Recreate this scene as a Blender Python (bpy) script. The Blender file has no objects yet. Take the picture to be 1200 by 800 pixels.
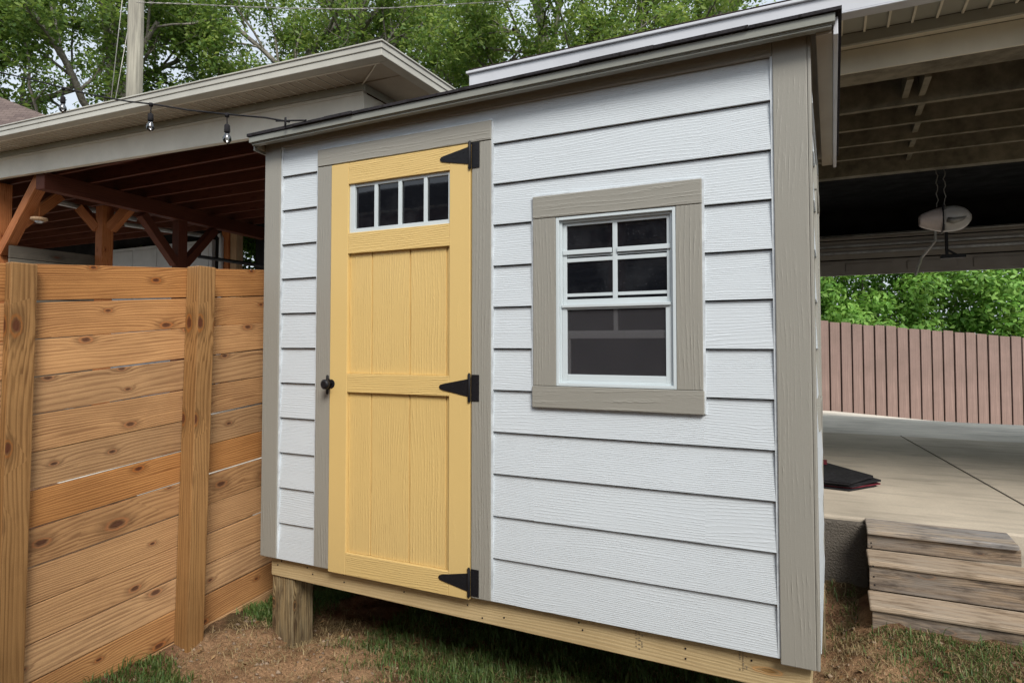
import bpy, math, random
import numpy as np
from mathutils import Vector, Matrix
R = math.radians
random.seed(7)
rng = np.random.default_rng(11)
scene = bpy.context.scene
col = scene.collection

# ------------------------------------------------------------------ materials
class NT:
    def __init__(s, name):
        s.m = bpy.data.materials.new(name); s.m.use_nodes = True
        s.t = s.m.node_tree; s.t.nodes.clear()
        s.out = s.n('ShaderNodeOutputMaterial'); s.b = s.n('ShaderNodeBsdfPrincipled')
        s.l(s.b.outputs[0], s.out.inputs[0])
    def n(s, t, **k):
        x = s.t.nodes.new(t)
        for a, v in k.items(): setattr(x, a, v)
        return x
    def l(s, a, b): s.t.links.new(a, b)
    def set(s, inp, v):
        if hasattr(v, 'is_output') or isinstance(v, bpy.types.NodeSocket): s.l(v, inp)
        elif isinstance(v, (tuple, list)) and len(v) == 3 and inp.type == 'RGBA': inp.default_value = (*v, 1)
        else: inp.default_value = v
    def math(s, op, a, b=None, c=None, clamp=False):
        x = s.n('ShaderNodeMath', operation=op, use_clamp=clamp)
        s.set(x.inputs[0], a)
        if b is not None: s.set(x.inputs[1], b)
        if c is not None: s.set(x.inputs[2], c)
        return x.outputs[0]
    def comb(s, a, b, c=0.0):
        x = s.n('ShaderNodeCombineXYZ'); s.set(x.inputs[0], a); s.set(x.inputs[1], b); s.set(x.inputs[2], c); return x.outputs[0]
    def noise(s, v, scale, detail=3, rough=.55, dim='3D', dist=0):
        x = s.n('ShaderNodeTexNoise', noise_dimensions=dim); s.l(v, x.inputs['Vector'])
        x.inputs['Scale'].default_value = scale; x.inputs['Detail'].default_value = detail
        x.inputs['Roughness'].default_value = rough; x.inputs['Distortion'].default_value = dist
        return x.outputs['Fac']
    def ramp(s, v, stops):
        x = s.n('ShaderNodeValToRGB'); s.l(v, x.inputs[0]); e = x.color_ramp.elements
        while len(e) > 1: e.remove(e[-1])
        e[0].position = stops[0][0]; e[0].color = cc(stops[0][1])
        for p, c in stops[1:]:
            q = e.new(p); q.color = cc(c)
        return x.outputs[0]
    def mix(s, f, a, b, mode='MIX'):
        x = s.n('ShaderNodeMix', data_type='RGBA', blend_type=mode)
        s.set(x.inputs[0], f); s.set(x.inputs[6], a); s.set(x.inputs[7], b); return x.outputs[2]
    def mapr(s, v, a, b, c, d, smooth=False):
        x = s.n('ShaderNodeMapRange', interpolation_type='SMOOTHSTEP' if smooth else 'LINEAR')
        s.l(v, x.inputs[0])
        for i, q in enumerate((a, b, c, d)): x.inputs[i+1].default_value = q
        return x.outputs[0]
    def coord(s, k='Object'): return s.n('ShaderNodeTexCoord').outputs[k]
    def sep(s, v):
        x = s.n('ShaderNodeSeparateXYZ'); s.l(v, x.inputs[0]); return x.outputs
    def scale(s, v, sc):
        x = s.n('ShaderNodeMapping'); s.l(v, x.inputs[0]); x.inputs['Scale'].default_value = sc; return x.outputs[0]
    def bump(s, h, strength, dist, prev=None):
        x = s.n('ShaderNodeBump'); s.l(h, x.inputs['Height']); x.inputs['Strength'].default_value = strength
        x.inputs['Distance'].default_value = dist
        if prev: s.l(prev, x.inputs['Normal'])
        s.l(x.outputs[0], s.b.inputs['Normal']); return x.outputs[0]
    def rnd(s): return s.n('ShaderNodeNewGeometry').outputs['Random Per Island']
    def fin(s, color, rough=.6, spec=.4):
        s.set(s.b.inputs['Base Color'], color); s.set(s.b.inputs['Roughness'], rough)
        s.b.inputs['Specular IOR Level'].default_value = spec; return s.m
def cc(c):
    return (c, c, c, 1) if isinstance(c, (int, float)) else (*c, 1)

def grain_field(t, K, A, B, knot_scale, knot_prob):
    """cathedral grain: returns (line 0..1, knot distance, u, v, rnd)"""
    uv = t.sep(t.coord('UV')); r = t.rnd()
    u = t.math('MULTIPLY_ADD', r, 37.3, uv[0]); v = t.math('MULTIPLY_ADD', r, 11.7, uv[1])
    P = t.comb(u, v)
    n1 = t.noise(t.comb(t.math('MULTIPLY', u, 1.1), t.math('MULTIPLY', v, 5)), 1.0, 1.5, .4)
    n2 = t.noise(t.comb(t.math('MULTIPLY', u, 9), t.math('MULTIPLY', v, 60)), 1.0, 2, .5)
    vo = t.n('ShaderNodeTexVoronoi', voronoi_dimensions='2D', feature='F1')
    t.l(t.comb(t.math('MULTIPLY', u, knot_scale[0]), t.math('MULTIPLY', v, knot_scale[1])), vo.inputs['Vector'])
    vo.inputs['Scale'].default_value = 1
    vc = t.sep(vo.outputs['Color']); gate = t.math('LESS_THAN', vc[0], knot_prob)
    d = t.math('MULTIPLY_ADD', gate, 5.0, t.math('MULTIPLY', vo.outputs['Distance'], t.mapr(vc[1], 0, 1, .7, 2.4)))
    d = t.math('ADD', d, t.math('MULTIPLY_ADD', t.noise(t.comb(t.math('MULTIPLY', u, 40), t.math('MULTIPLY', v, 60)), 1, 2), .06, -.03))
    e = t.math('EXPONENT', t.math('MULTIPLY', d, -6.0))
    g = t.math('MULTIPLY', v, t.mapr(t.math('FRACT', t.math('MULTIPLY', r, 5.13)), 0, 1, K*.6, K*1.3))
    g = t.math('MULTIPLY_ADD', n1, A, g)
    g = t.math('MULTIPLY_ADD', e, B, g)
    n3 = t.noise(t.comb(t.math('MULTIPLY', u, .5), t.math('MULTIPLY', v, 38)), 1.0, 2, .6)
    g = t.math('MULTIPLY_ADD', n3, 1.9, g)
    g = t.math('MULTIPLY_ADD', n2, .5, g)
    line = t.math('MULTIPLY_ADD', t.math('SINE', t.math('MULTIPLY', g, 6.2832)), .5, .5)
    return line, d, u, v, r, P

def wood(name, light, dark, weather=None, knot=(.10,.035,.015), K=42, A=7, contrast=.75, var=.3, rough=.65, fade=None, kp=.55, bump=.0012, greenish=None, kscale=(2.1,6)):
    t = NT(name)
    line, d, u, v, r, P = grain_field(t, K, A, 3.2, kscale, kp)
    fib = t.noise(t.comb(t.math('MULTIPLY', u, 4), t.math('MULTIPLY', v, 260)), 1, 2, .6)
    lm = t.noise(t.comb(t.math('MULTIPLY', u, 1.3), t.math('MULTIPLY', v, 16)), 1, 3, .6)
    ln = t.math('MULTIPLY', t.math('POWER', line, 2.2), t.mapr(lm, .3, .65, .25, 1.1))
    streak = t.noise(t.comb(t.math('MULTIPLY', u, 1.2), t.math('MULTIPLY', v, 120)), 1, 3, .7)
    ln = t.math('ADD', ln, t.mapr(streak, .45, .75, 0, .45))
    f = t.math('MULTIPLY_ADD', ln, contrast, t.math('MULTIPLY_ADD', fib, .35, -.12), clamp=True)
    c = t.mix(f, light, dark)
    # knots
    kc = t.mapr(d, .05, .10, 1, 0, True); kr = t.mapr(d, .09, .30, .6, 0, True)
    kring = t.math('MULTIPLY', t.mapr(d, .10, .15, 1, 0, True), t.mapr(d, .08, .11, 0, 1, True))
    c = t.mix(kr, c, tuple(x*.62 for x in dark)); c = t.mix(t.math('MULTIPLY', kring, .8), c, tuple(min(1, (a+b)*.5*k_) for a, b, k_ in zip(light, dark, (1.2, .85, .6)))); c = t.mix(kc, c, knot)
    # per board tone + big soft stains
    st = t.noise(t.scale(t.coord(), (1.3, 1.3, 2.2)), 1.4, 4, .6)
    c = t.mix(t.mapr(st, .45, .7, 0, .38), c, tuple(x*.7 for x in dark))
    if weather:
        wn = t.noise(t.comb(t.math('MULTIPLY', u, 2.2), t.math('MULTIPLY', v, 14), 3.3), 1, 5, .65)
        c = t.mix(t.mapr(wn, .42, .62, 0, .85), c, weather[0])
        wd = t.noise(t.comb(t.math('MULTIPLY', u, 5), t.math('MULTIPLY', v, 30), 8.1), 1, 5, .7)
        c = t.mix(t.mapr(wd, .48, .66, 0, .9), c, weather[1])
    mic = t.noise(t.scale(t.coord(), (1, 1, 1)), 420, 2, .6)
    c = t.mix(t.mapr(mic, .35, .7, 0, .22), c, tuple(x*.5 for x in dark))
    if greenish: c = t.mix(t.mapr(st, .3, .5, .7, 0), c, greenish)
    hv = t.n('ShaderNodeHueSaturation'); t.l(c, hv.inputs['Color'])
    t.l(t.mapr(r, 0, 1, 1-var, 1+var), hv.inputs['Value'])
    r2 = t.math('FRACT', t.math('MULTIPLY', r, 17.31))
    t.l(t.mapr(r2, 0, 1, .491, .505), hv.inputs['Hue']); t.l(t.mapr(r2, 0, 1, 1.08, .84), hv.inputs['Saturation'])
    h = t.math('SUBTRACT', t.math('MULTIPLY', fib, .4), t.math('MULTIPLY', line, .6))
    h = t.math('SUBTRACT', h, kc)
    t.bump(h, .7, bump)
    return t.fin(hv.outputs[0], rough, .25)

def painted(name, color, K=75, A=6, strength=.8, dist=.0022, rough=.45, rough_amt=(.3, .62), fine=.45, dirt=.22):
    """embossed cedar grain under paint: thin broken ridges, cathedral arches, smooth patches"""
    t = NT(name)
    line, d, u, v, r, P = grain_field(t, K, A, 1.2, (1.1, 4), .4)
    msk = t.noise(t.comb(t.math('MULTIPLY', u, 5), t.math('MULTIPLY', v, 14)), 1, 4, .65)
    brk = t.noise(t.comb(t.math('MULTIPLY', u, 38), t.math('MULTIPLY', v, 150)), 1, 2, .6)
    sharp = t.math('POWER', line, 3.5)
    fib = t.noise(t.comb(t.math('MULTIPLY', u, 30), t.math('MULTIPLY', v, 420)), 1, 2, .6)
    h = t.math('MULTIPLY', sharp, t.mapr(msk, rough_amt[0], rough_amt[1], .08, 1))
    h = t.math('MULTIPLY', h, t.mapr(brk, .35, .6, .25, 1))
    h = t.math('MULTIPLY_ADD', fib, fine, h)
    t.bump(h, strength, dist)
    big = t.noise(t.coord(), 1.7, 4, .55)
    c = t.mix(t.mapr(big, .35, .7, 0, .2), color, tuple(x*.82 for x in color))
    mic = t.noise(t.coord(), 380, 2, .6)
    c = t.mix(t.mapr(mic, .4, .7, 0, .16), c, tuple(x*.6 for x in color))
    c = t.mix(t.math('MULTIPLY', h, .14), c, tuple(min(1, x*1.35) for x in color))
    z = t.sep(t.coord())[2]
    c = t.mix(t.math('MULTIPLY', t.mapr(z, .35, .9, dirt, 0), t.mapr(fib, .3, .7, .4, 1)), c, (.22, .19, .15))
    return t.fin(c, rough, .35)
def plain(name, color, rough=.5, spec=.4, metal=0, nz=20, amt=.25, bump=0, bd=.002):
    t = NT(name); n = t.noise(t.coord(), nz, 5, .6)
    n2 = t.noise(t.coord(), nz*.13+.7, 3, .6)
    f = t.math('MULTIPLY', t.math('ADD', n, n2), .5)
    c = t.mix(t.mapr(f, .38, .62, 0, 1), tuple(min(1, x*(1+amt)) for x in color), tuple(x*(1-amt) for x in color))
    if bump: t.bump(n, bump, bd)
    t.b.inputs['Metallic'].default_value = metal
    return t.fin(c, t.mapr(n, .3, .7, rough-.06, min(1, rough+.1)), spec)

M = {}
M['siding'] = painted('siding_paint', (.575, .622, .655), K=125, A=9, strength=.75, dist=.0012, rough=.5, rough_amt=(.25, .55), dirt=.12)
M['trim'] = painted('taupe_paint', (.295, .284, .248), K=60, A=6, strength=.9, dist=.0022, rough=.42, rough_amt=(.42, .68), fine=.25)
M['trim_v'] = painted('taupe_paint_smooth', (.295, .284, .248), K=60, A=6, strength=.8, dist=.0016, rough=.42, rough_amt=(.47, .66), fine=.3)
M['trim_rough'] = painted('taupe_paint_rough', (.295, .284, .248), K=30, A=2, strength=.35, dist=.0012, rough=.45)
M['caulk'] = plain('white_caulk', (.56, .60, .63), .4)
M['door'] = painted('yellow_door_paint', (.67, .475, .185), K=85, A=9, strength=.85, dist=.0017, rough=.42, rough_amt=(.35, .6), fine=.35)
M['door_stile'] = painted('yellow_stile_paint', (.68, .485, .19), K=22, A=2, strength=.5, dist=.0014, rough=.42, rough_amt=(.55, .75), fine=.35)
M['vinyl'] = plain('white_vinyl', (.56, .62, .64), .32, .5, nz=6, amt=.04)
M['black_metal'] = plain('black_metal', (.008, .008, .010), .5, .3, nz=60, amt=.3, bump=.3, bd=.0006)
M['screw'] = plain('screw_steel', (.10, .10, .11), .35, .5, .6)
M['dark_in'] = plain('dark_interior', (.018, .018, .02), .9, .1)
M['ply'] = plain('raw_plywood', (.30, .22, .13), .8, .2, nz=8)
M['eave'] = plain('eave_metal', (.23, .235, .205), .38, .5, .0, nz=3, amt=.08)
M['soffit_tan'] = plain('tan_soffit', (.36, .315, .25), .55, .3, nz=5, amt=.08)
M['gutter_A'] = plain('almond_gutter', (.44, .425, .37), .4, .5, nz=2.5, amt=.09)
M['gutter_B'] = plain('white_gutter', (.52, .53, .56), .38, .5, nz=2.5, amt=.09)
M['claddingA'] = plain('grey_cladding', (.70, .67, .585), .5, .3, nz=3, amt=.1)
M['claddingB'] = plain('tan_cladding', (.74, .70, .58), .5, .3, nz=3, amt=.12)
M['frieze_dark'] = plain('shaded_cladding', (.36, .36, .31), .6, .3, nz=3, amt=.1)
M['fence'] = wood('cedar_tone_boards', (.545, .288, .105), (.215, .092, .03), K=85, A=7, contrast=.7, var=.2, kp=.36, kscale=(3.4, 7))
M['post'] = wood('treated_post_wood', (.38, .225, .09), (.17, .09, .032), K=52, A=7, contrast=.8, var=.08, kp=.5, kscale=(4, 8))
M['skid'] = wood('yellow_treated_lumber', (.56, .45, .25), (.40, .29, .14), K=80, A=5, contrast=.45, var=.06, kp=.6, kscale=(2.2, 9), knot=(.26,.15,.05))
M['pile'] = wood('old_treated_post', (.40, .31, .165), (.10, .065, .03), weather=((.22, .19, .12), (.07, .045, .025)), K=75, A=6, contrast=.95, var=.1, kp=.7, bump=.003, kscale=(4, 8), knot=(.07, .045, .02))
M['steps'] = wood('weathered_steps', (.54, .43, .30), (.24, .18, .12), weather=((.40, .34, .265), (.17, .125, .08)), K=80, A=6, contrast=.65, var=.2, kp=.6, rough=.85, kscale=(3, 9), knot=(.10, .07, .045))
M['steps_grey'] = wood('silver_grey_board', (.34, .325, .31), (.17, .16, .15), weather=((.44, .36, .26), (.10, .09, .085)), K=90, A=4, contrast=.6, var=.05, kp=.9, rough=.9, knot=(.06, .05, .045))
M['steps_riser'] = wood('weathered_riser', (.36, .28, .19), (.15, .11, .075), weather=((.22, .20, .175), (.07, .055, .045)), K=60, A=8, contrast=.9, var=.15, kp=.5, rough=.9, kscale=(3, 8), knot=(.07, .05, .035))
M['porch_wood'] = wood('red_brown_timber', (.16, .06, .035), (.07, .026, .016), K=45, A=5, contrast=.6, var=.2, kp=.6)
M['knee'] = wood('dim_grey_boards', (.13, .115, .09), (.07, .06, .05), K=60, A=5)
M['porch_lit'] = wood('daylit_timber', (.52, .23, .09), (.26, .09, .03), K=50, A=6, contrast=.8, var=.12, kp=.6, kscale=(3, 7))  # porch timber with daylight put into a brighter orange colour
M['tan_wood'] = wood('pale_timber', (.52, .38, .24), (.36, .22, .12), K=30, A=5, contrast=.6, var=.1)
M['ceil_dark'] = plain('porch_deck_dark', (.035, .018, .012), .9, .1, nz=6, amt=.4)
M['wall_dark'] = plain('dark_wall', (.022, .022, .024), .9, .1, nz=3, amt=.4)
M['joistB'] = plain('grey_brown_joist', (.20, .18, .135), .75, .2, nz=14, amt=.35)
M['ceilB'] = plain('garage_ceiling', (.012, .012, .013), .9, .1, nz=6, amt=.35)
M['gdoor'] = plain('garage_door_paint', (.26, .235, .21), .5, .35, nz=4, amt=.12)
M['gdoor_lit'] = plain('pale_door_paint', (.62, .65, .70), .5, .35, nz=4, amt=.08)
M['opener'] = plain('opener_plastic', (.46, .45, .44), .3, .5, nz=8, amt=.08)
M['lens'] = plain('opener_lens', (.55, .48, .46), .25, .5, nz=20, amt=.1)
M['galv'] = plain('galvanised_steel', (.30, .29, .27), .4, .5, .5, nz=20)
M['rubber'] = plain('black_rubber', (.018, .017, .019), .85, .2, nz=40, amt=.3, bump=.5)
M['red'] = plain('red_rubber', (.14, .02, .03), .7, .2)
M['bark'] = plain('grey_bark', (.20, .185, .16), .95, .1, nz=14, amt=.45, bump=.9, bd=.03)
M['white_dull'] = plain('white_tube', (.62, .66, .70), .4, .4)

def shingle(name, c1, c2):
    t = NT(name); b = t.n('ShaderNodeTexBrick'); t.l(t.scale(t.coord('UV'), (1, 1, 1)), b.inputs[0])
    for k, v in (('Scale', 3.4), ('Mortar Size', .012), ('Row Height', .42), ('Brick Width', .8), ('Bias', 0)): b.inputs[k].default_value = v
    b.inputs['Color1'].default_value = cc(c1); b.inputs['Color2'].default_value = cc(c2); b.inputs['Mortar'].default_value = (.02, .018, .018, 1)
    n = t.noise(t.coord(), 60, 3, .7)
    c = t.mix(t.mapr(n, .35, .65, 0, .5), b.outputs[0], tuple(x*.5 for x in c1))
    t.bump(t.math('ADD', n, b.outputs['Fac']), .6, .01); return t.fin(c, .95, .1)
M['shingle_N'] = shingle('brown_shingles', (.20, .155, .14), (.13, .10, .095))
M['shingle_dark'] = shingle('charcoal_shingles', (.045, .042, .045), (.028, .026, .03))
M['shingle_B'] = shingle('plum_shingles', (.075, .05, .05), (.045, .03, .032))

def glass(name, tint, alpha):
    t = NT(name); tr = t.n('ShaderNodeBsdfTransparent'); mx = t.n('ShaderNodeMixShader')
    n = t.noise(t.coord(), 2.2, 2, .5); t.bump(n, .25, .004)
    sp = t.noise(t.coord(), 260, 2, .5)
    hz = t.noise(t.coord(), 5, 5, .65)
    c = t.mix(t.mapr(hz, .45, .75, 0, .05), tint, (.5, .52, .55))
    c = t.mix(t.mapr(sp, .70, .76, 0, .35), c, (.5, .5, .52))
    t.fin(c, .03, 1.0); tr.inputs[0].default_value = (.35, .37, .40, 1)
    mx.inputs[0].default_value = alpha
    t.l(tr.outputs[0], mx.inputs[1]); t.l(t.b.outputs[0], mx.inputs[2]); t.l(mx.outputs[0], t.out.inputs[0]); return t.m
M['glass'] = glass('window_glass', (.008, .009, .012), .8)
def bulbglass():
    t = NT('bulb_glass'); tr = t.n('ShaderNodeBsdfTransparent'); mx = t.n('ShaderNodeMixShader')
    gl = t.n('ShaderNodeBsdfGlossy'); gl.inputs['Roughness'].default_value = .03
    fr = t.n('ShaderNodeLayerWeight'); fr.inputs[0].default_value = .62
    tr.inputs[0].default_value = (.96, .96, .97, 1)
    t.l(fr.outputs[0], mx.inputs[0]); t.l(tr.outputs[0], mx.inputs[1]); t.l(gl.outputs[0], mx.inputs[2]); t.l(mx.outputs[0], t.out.inputs[0]); return t.m
M['bulb'] = bulbglass()
def screen():
    t = NT('insect_screen'); tr = t.n('ShaderNodeBsdfTransparent'); mx = t.n('ShaderNodeMixShader')
    s = t.sep(t.coord()); a = t.math('SINE', t.math('MULTIPLY', s[0], 2400)); b = t.math('SINE', t.math('MULTIPLY', s[2], 2400))
    n = t.noise(t.coord(), 9, 3, .5)
    t.fin(t.mix(n, (.030, .029, .033), (.05, .047, .052)), .7, .3)
    t.l(t.mapr(t.math('MULTIPLY', a, b), -1, 1, .45, .6), mx.inputs[0])
    t.l(tr.outputs[0], mx.inputs[1]); t.l(t.b.outputs[0], mx.inputs[2]); t.l(mx.outputs[0], t.out.inputs[0]); return t.m
M['screen'] = screen()

def concrete(name, c):
    t = NT(name); P = t.coord()
    n1 = t.noise(P, .9, 5, .6); n2 = t.noise(t.scale(P, (.6, 3, 3)), 3, 4, .6); n3 = t.noise(P, 90, 3, .7)
    k = t.mix(t.mapr(n1, .35, .65, 0, 1), tuple(x*1.08 for x in c), tuple(x*.72 for x in c))
    k = t.mix(t.mapr(n2, .5, .7, 0, .35), k, (.12, .105, .09))
    k = t.mix(t.mapr(n3, .4, .65, 0, .25), k, tuple(x*.6 for x in c))
    t.bump(n3, .4, .002); return t.fin(k, .85, .2)
M['slab'] = concrete('slab_concrete', (.58, .505, .40))
M['drive'] = concrete('daylit_driveway_concrete', (.78, .72, .62))  # brighter than the slab: daylight past the roof is put into the colour
M['footing'] = concrete('rough_footing', (.20, .175, .145))
_m = M['footing'].node_tree.nodes
for _n in _m:
    if _n.type == 'BUMP': _n.inputs['Distance'].default_value = .02; _n.inputs['Strength'].default_value = 1
def mfence():
    t = NT('brown_metal_sheet'); P = t.coord('UV'); n = t.noise(t.scale(P, (1.2, 55, 1)), 1, 4, .6); n2 = t.noise(t.coord(), 2.5, 4, .6)
    c = t.mix(t.mapr(n, .3, .7, 0, 1), (.30, .208, .178), (.155, .105, .09)); c = t.mix(t.mapr(n2, .4, .65, 0, .5), c, (.17, .12, .10))
    return t.fin(c, .6, .25)
M['mfence'] = mfence()
def pole():
    t = NT('weathered_pole'); n = t.noise(t.scale(t.coord(), (14, 14, .7)), 1, 5, .65)
    t.bump(n, 1, .02); return t.fin(t.mix(t.mapr(n, .35, .65, 0, 1), (.17, .16, .135), (.36, .34, .28)), .95, .1)
M['pole'] = pole()
def ground():
    t = NT('ground_soil'); P = t.coord(); s = t.sep(P)
    n1 = t.noise(P, 1.6, 6, .62); n2 = t.noise(P, 9, 6, .7); n3 = t.noise(P, 60, 4, .75)
    soil = t.mix(t.mapr(n2, .35, .65, 0, 1), (.37, .205, .115), (.18, .095, .055))
    sand = t.mix(t.mapr(n2, .35, .65, 0, 1), (.66, .41, .23), (.42, .245, .13))
    # pale dug-out sand by the post and at the right corner
    def blob(x, y, r):
        dx = t.math('SUBTRACT', s[0], x); dy = t.math('SUBTRACT', s[1], y)
        d = t.math('SQRT', t.math('ADD', t.math('MULTIPLY', dx, dx), t.math('MULTIPLY', dy, dy)))
        d = t.math('MULTIPLY_ADD', n2, .35*r, d)
        return t.mapr(d, r*.75, r*1.25, 1, 0, True)
    m = t.math('MAXIMUM', t.math('MAXIMUM', blob(.42, .02, .34), blob(.15, -.25, .36)), t.math('MAXIMUM', blob(2.52, .85, .34), blob(2.6, 1.3, .2)))
    c = t.mix(t.math('MULTIPLY', m, .85), soil, sand)
    g = t.mapr(n1, .46, .6, 0, .6)
    c = t.mix(t.math('MULTIPLY', g, t.math('SUBTRACT', 1, m)), c, (.055, .065, .025))
    c = t.mix(t.mapr(n3, .4, .7, 0, .5), c, (.06, .04, .026))
    far = t.mapr(t.math('ABSOLUTE', s[0]), 9, 14, 0, 1); c = t.mix(far, c, (.05, .07, .025))
    n4 = t.noise(P, 170, 3, .7); b0 = t.bump(n4, .9, .008); b1 = t.bump(n3, .9, .03, b0); t.bump(n2, .8, .06, b1); return t.fin(c, .97, .1)
M['ground'] = ground()
def leafmat(name, c1, c2, c3, tr=.35):
    t = NT(name); r = t.rnd(); n = t.noise(t.coord(), .55, 3, .6)
    c = t.ramp(r, [(0, c1), (.5, c2), (1, c3)])
    c = t.mix(t.mapr(n, .35, .6, .45, 0), c, tuple(x*.45 for x in c1))
    t.fin(c, .5, .35); tl = t.n('ShaderNodeBsdfTranslucent'); mx = t.n('ShaderNodeMixShader'); mx.inputs[0].default_value = tr
    c2_ = t.mix(.35, c, (.30, .36, .03)); t.l(c2_, tl.inputs[0])
    t.l(t.b.outputs[0], mx.inputs[1]); t.l(tl.outputs[0], mx.inputs[2]); t.l(mx.outputs[0], t.out.inputs[0]); return t.m
M['leaf_dark'] = leafmat('oak_leaves', (.10, .19, .055), (.17, .30, .075), (.32, .44, .11), .55)
M['leaf_light'] = leafmat('yellow_green_leaves', (.12, .235, .06), (.21, .35, .085), (.44, .54, .16), .55)
M['leaf_hedge'] = leafmat('bright_hedge_leaves', (.12, .29, .05), (.23, .48, .08), (.42, .68, .17), .45)
M['grass'] = leafmat('grass_blades', (.06, .12, .03), (.11, .19, .05), (.20, .25, .08), .35)
M['straw'] = leafmat('dry_straw', (.30, .22, .11), (.42, .32, .17), (.20, .14, .07), .1)

# ------------------------------------------------------------------ mesh building
class MB:
    def __init__(s): s.v = []; s.f = []; s.uv = []; s.smooth = []
    def face(s, pts, uvs, sm=False):
        i = len(s.v); s.v += [tuple(p) for p in pts]; s.f.append(tuple(range(i, i+len(pts)))); s.uv += [tuple(u) for u in uvs]; s.smooth.append(sm)
    def hexa(s, p, ax=None, sm=False):
        """8 corners: p[0..3] bottom ring, p[4..7] top ring; ax = long direction"""
        p = [Vector(q) for q in p]; i = len(s.v); s.v += [tuple(q) for q in p]
        c = sum(p, Vector())/8
        if ax is None:
            e = [(p[1]-p[0]), (p[3]-p[0]), (p[4]-p[0])]; ax = max(e, key=lambda q: q.length)
        ax = Vector(ax).normalized()
        for q in ((3, 2, 1, 0), (4, 5, 6, 7), (0, 1, 5, 4), (1, 2, 6, 5), (2, 3, 7, 6), (3, 0, 4, 7)):
            a = [p[k] for k in q]; n = (a[1]-a[0]).cross(a[2]-a[1])
            if n.length < 1e-12: n = (a[2]-a[1]).cross(a[3]-a[2])
            n.normalize(); w = n.cross(ax)
            if w.length < .3: # end grain
                w = Vector((.3, .5, .8)).cross(n).normalized(); uu = w.cross(n)
                s.uv += [((k-c).dot(uu)*.3, (k-c).dot(w)) for k in a]
            else:
                w.normalize(); s.uv += [((k-c).dot(ax), (k-c).dot(w)) for k in a]
            s.f.append(tuple(i+k for k in q)); s.smooth.append(sm)
    def box(s, x0, x1, y0, y1, z0, z1, ax=None):
        s.hexa([(x0, y0, z0), (x1, y0, z0), (x1, y1, z0), (x0, y1, z0), (x0, y0, z1), (x1, y0, z1), (x1, y1, z1), (x0, y1, z1)], ax)
    def bar(s, a, b, w, h, up=(0, 0, 1)):
        a = Vector(a); b = Vector(b); d = (b-a).normalized(); r = d.cross(Vector(up))
        if r.length < 1e-4: r = d.cross(Vector((0, 1, 0)))
        r.normalize(); u = r.cross(d).normalized(); r *= w/2; u *= h/2
        s.hexa([a-r-u, b-r-u, b+r-u, a+r-u, a-r+u, b-r+u, b+r+u, a+r+u], d)
    def tube(s, pts, rad, n=8, cap=True, sm=True):
        pts = [Vector(p) for p in pts]; rr = rad if isinstance(rad, (list, tuple)) else [rad]*len(pts)
        i0 = len(s.v); L = 0; N = len(pts); ref = None; Ls = []
        for k, p in enumerate(pts):
            d = (pts[min(k+1, N-1)]-pts[max(k-1, 0)]).normalized()
            if ref is None: ref = d.orthogonal().normalized()
            ref = (ref-d*ref.dot(d)).normalized(); q = d.cross(ref)
            if k: L += (p-pts[k-1]).length
            Ls.append(L)
            for j in range(n):
                a = 2*math.pi*j/n; s.v.append(tuple(p+(ref*math.cos(a)+q*math.sin(a))*rr[k]))
        for k in range(N-1):
            for j in range(n):
                j2 = (j+1) % n
                s.f.append((i0+k*n+j, i0+k*n+j2, i0+(k+1)*n+j2, i0+(k+1)*n+j)); s.smooth.append(sm)
                c = 2*math.pi*rr[k]/n; s.uv += [(Ls[k], j*c), (Ls[k], (j+1)*c), (Ls[k+1], (j+1)*c), (Ls[k+1], j*c)]
        if cap:
            s.f.append(tuple(i0+j for j in reversed(range(n)))); s.smooth.append(False); s.uv += [(0, 0)]*n
            s.f.append(tuple(i0+(N-1)*n+j for j in range(n))); s.smooth.append(False); s.uv += [(0, 0)]*n
    def prism(s, poly, axis, a, b):
        """extrude 2-D polygon (in the two other axes, ordered) along axis from a to b"""
        def P(q, t):
            if axis == 0: return (t, q[0], q[1])
            if axis == 1: return (q[0], t, q[1])
            return (q[0], q[1], t)
        n = len(poly); i = len(s.v); s.v += [P(q, a) for q in poly]+[P(q, b) for q in poly]
        s.f.append(tuple(i+k for k in range(n))); s.uv += [q for q in poly]; s.smooth.append(False)
        s.f.append(tuple(i+n+k for k in reversed(range(n)))); s.uv += [poly[k] for k in reversed(range(n))]; s.smooth.append(False)
        L = 0
        for k in range(n):
            k2 = (k+1) % n; l = math.dist(poly[k], poly[k2])
            s.f.append((i+k2, i+k, i+n+k, i+n+k2)); s.smooth.append(False)
            s.uv += [(a, L+l), (a, L), (b, L), (b, L+l)]; L += l

def world_of(o):
    v = Vector((0, 0, 0))
    while o: v += o.location; o = o.parent
    return v
def obj(name, mb, mat, parent=None, bevel=0, label=None, origin=None):
    me = bpy.data.meshes.new(name)
    off = world_of(parent) if parent else Vector(origin or (0, 0, 0))
    me.from_pydata([(a-off.x, b-off.y, c-off.z) for a, b, c in mb.v], [], mb.f)
    uv = me.uv_layers.new(name='UVMap'); uv.data.foreach_set('uv', np.array(mb.uv, dtype=np.float32).ravel())
    me.polygons.foreach_set('use_smooth', mb.smooth)
    import bmesh
    bm = bmesh.new(); bm.from_mesh(me); bmesh.ops.recalc_face_normals(bm, faces=bm.faces[:]); bm.to_mesh(me); bm.free()
    me.materials.append(M[mat] if isinstance(mat, str) else mat)
    o = bpy.data.objects.new(name, me); col.objects.link(o)
    if parent: o.parent = parent
    else: o.location = off
    if bevel:
        b = o.modifiers.new('bevel', 'BEVEL'); b.width = bevel; b.segments = 2; b.limit_method = 'ANGLE'; b.angle_limit = R(40)
    if label: o['label'] = label
    return o
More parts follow.
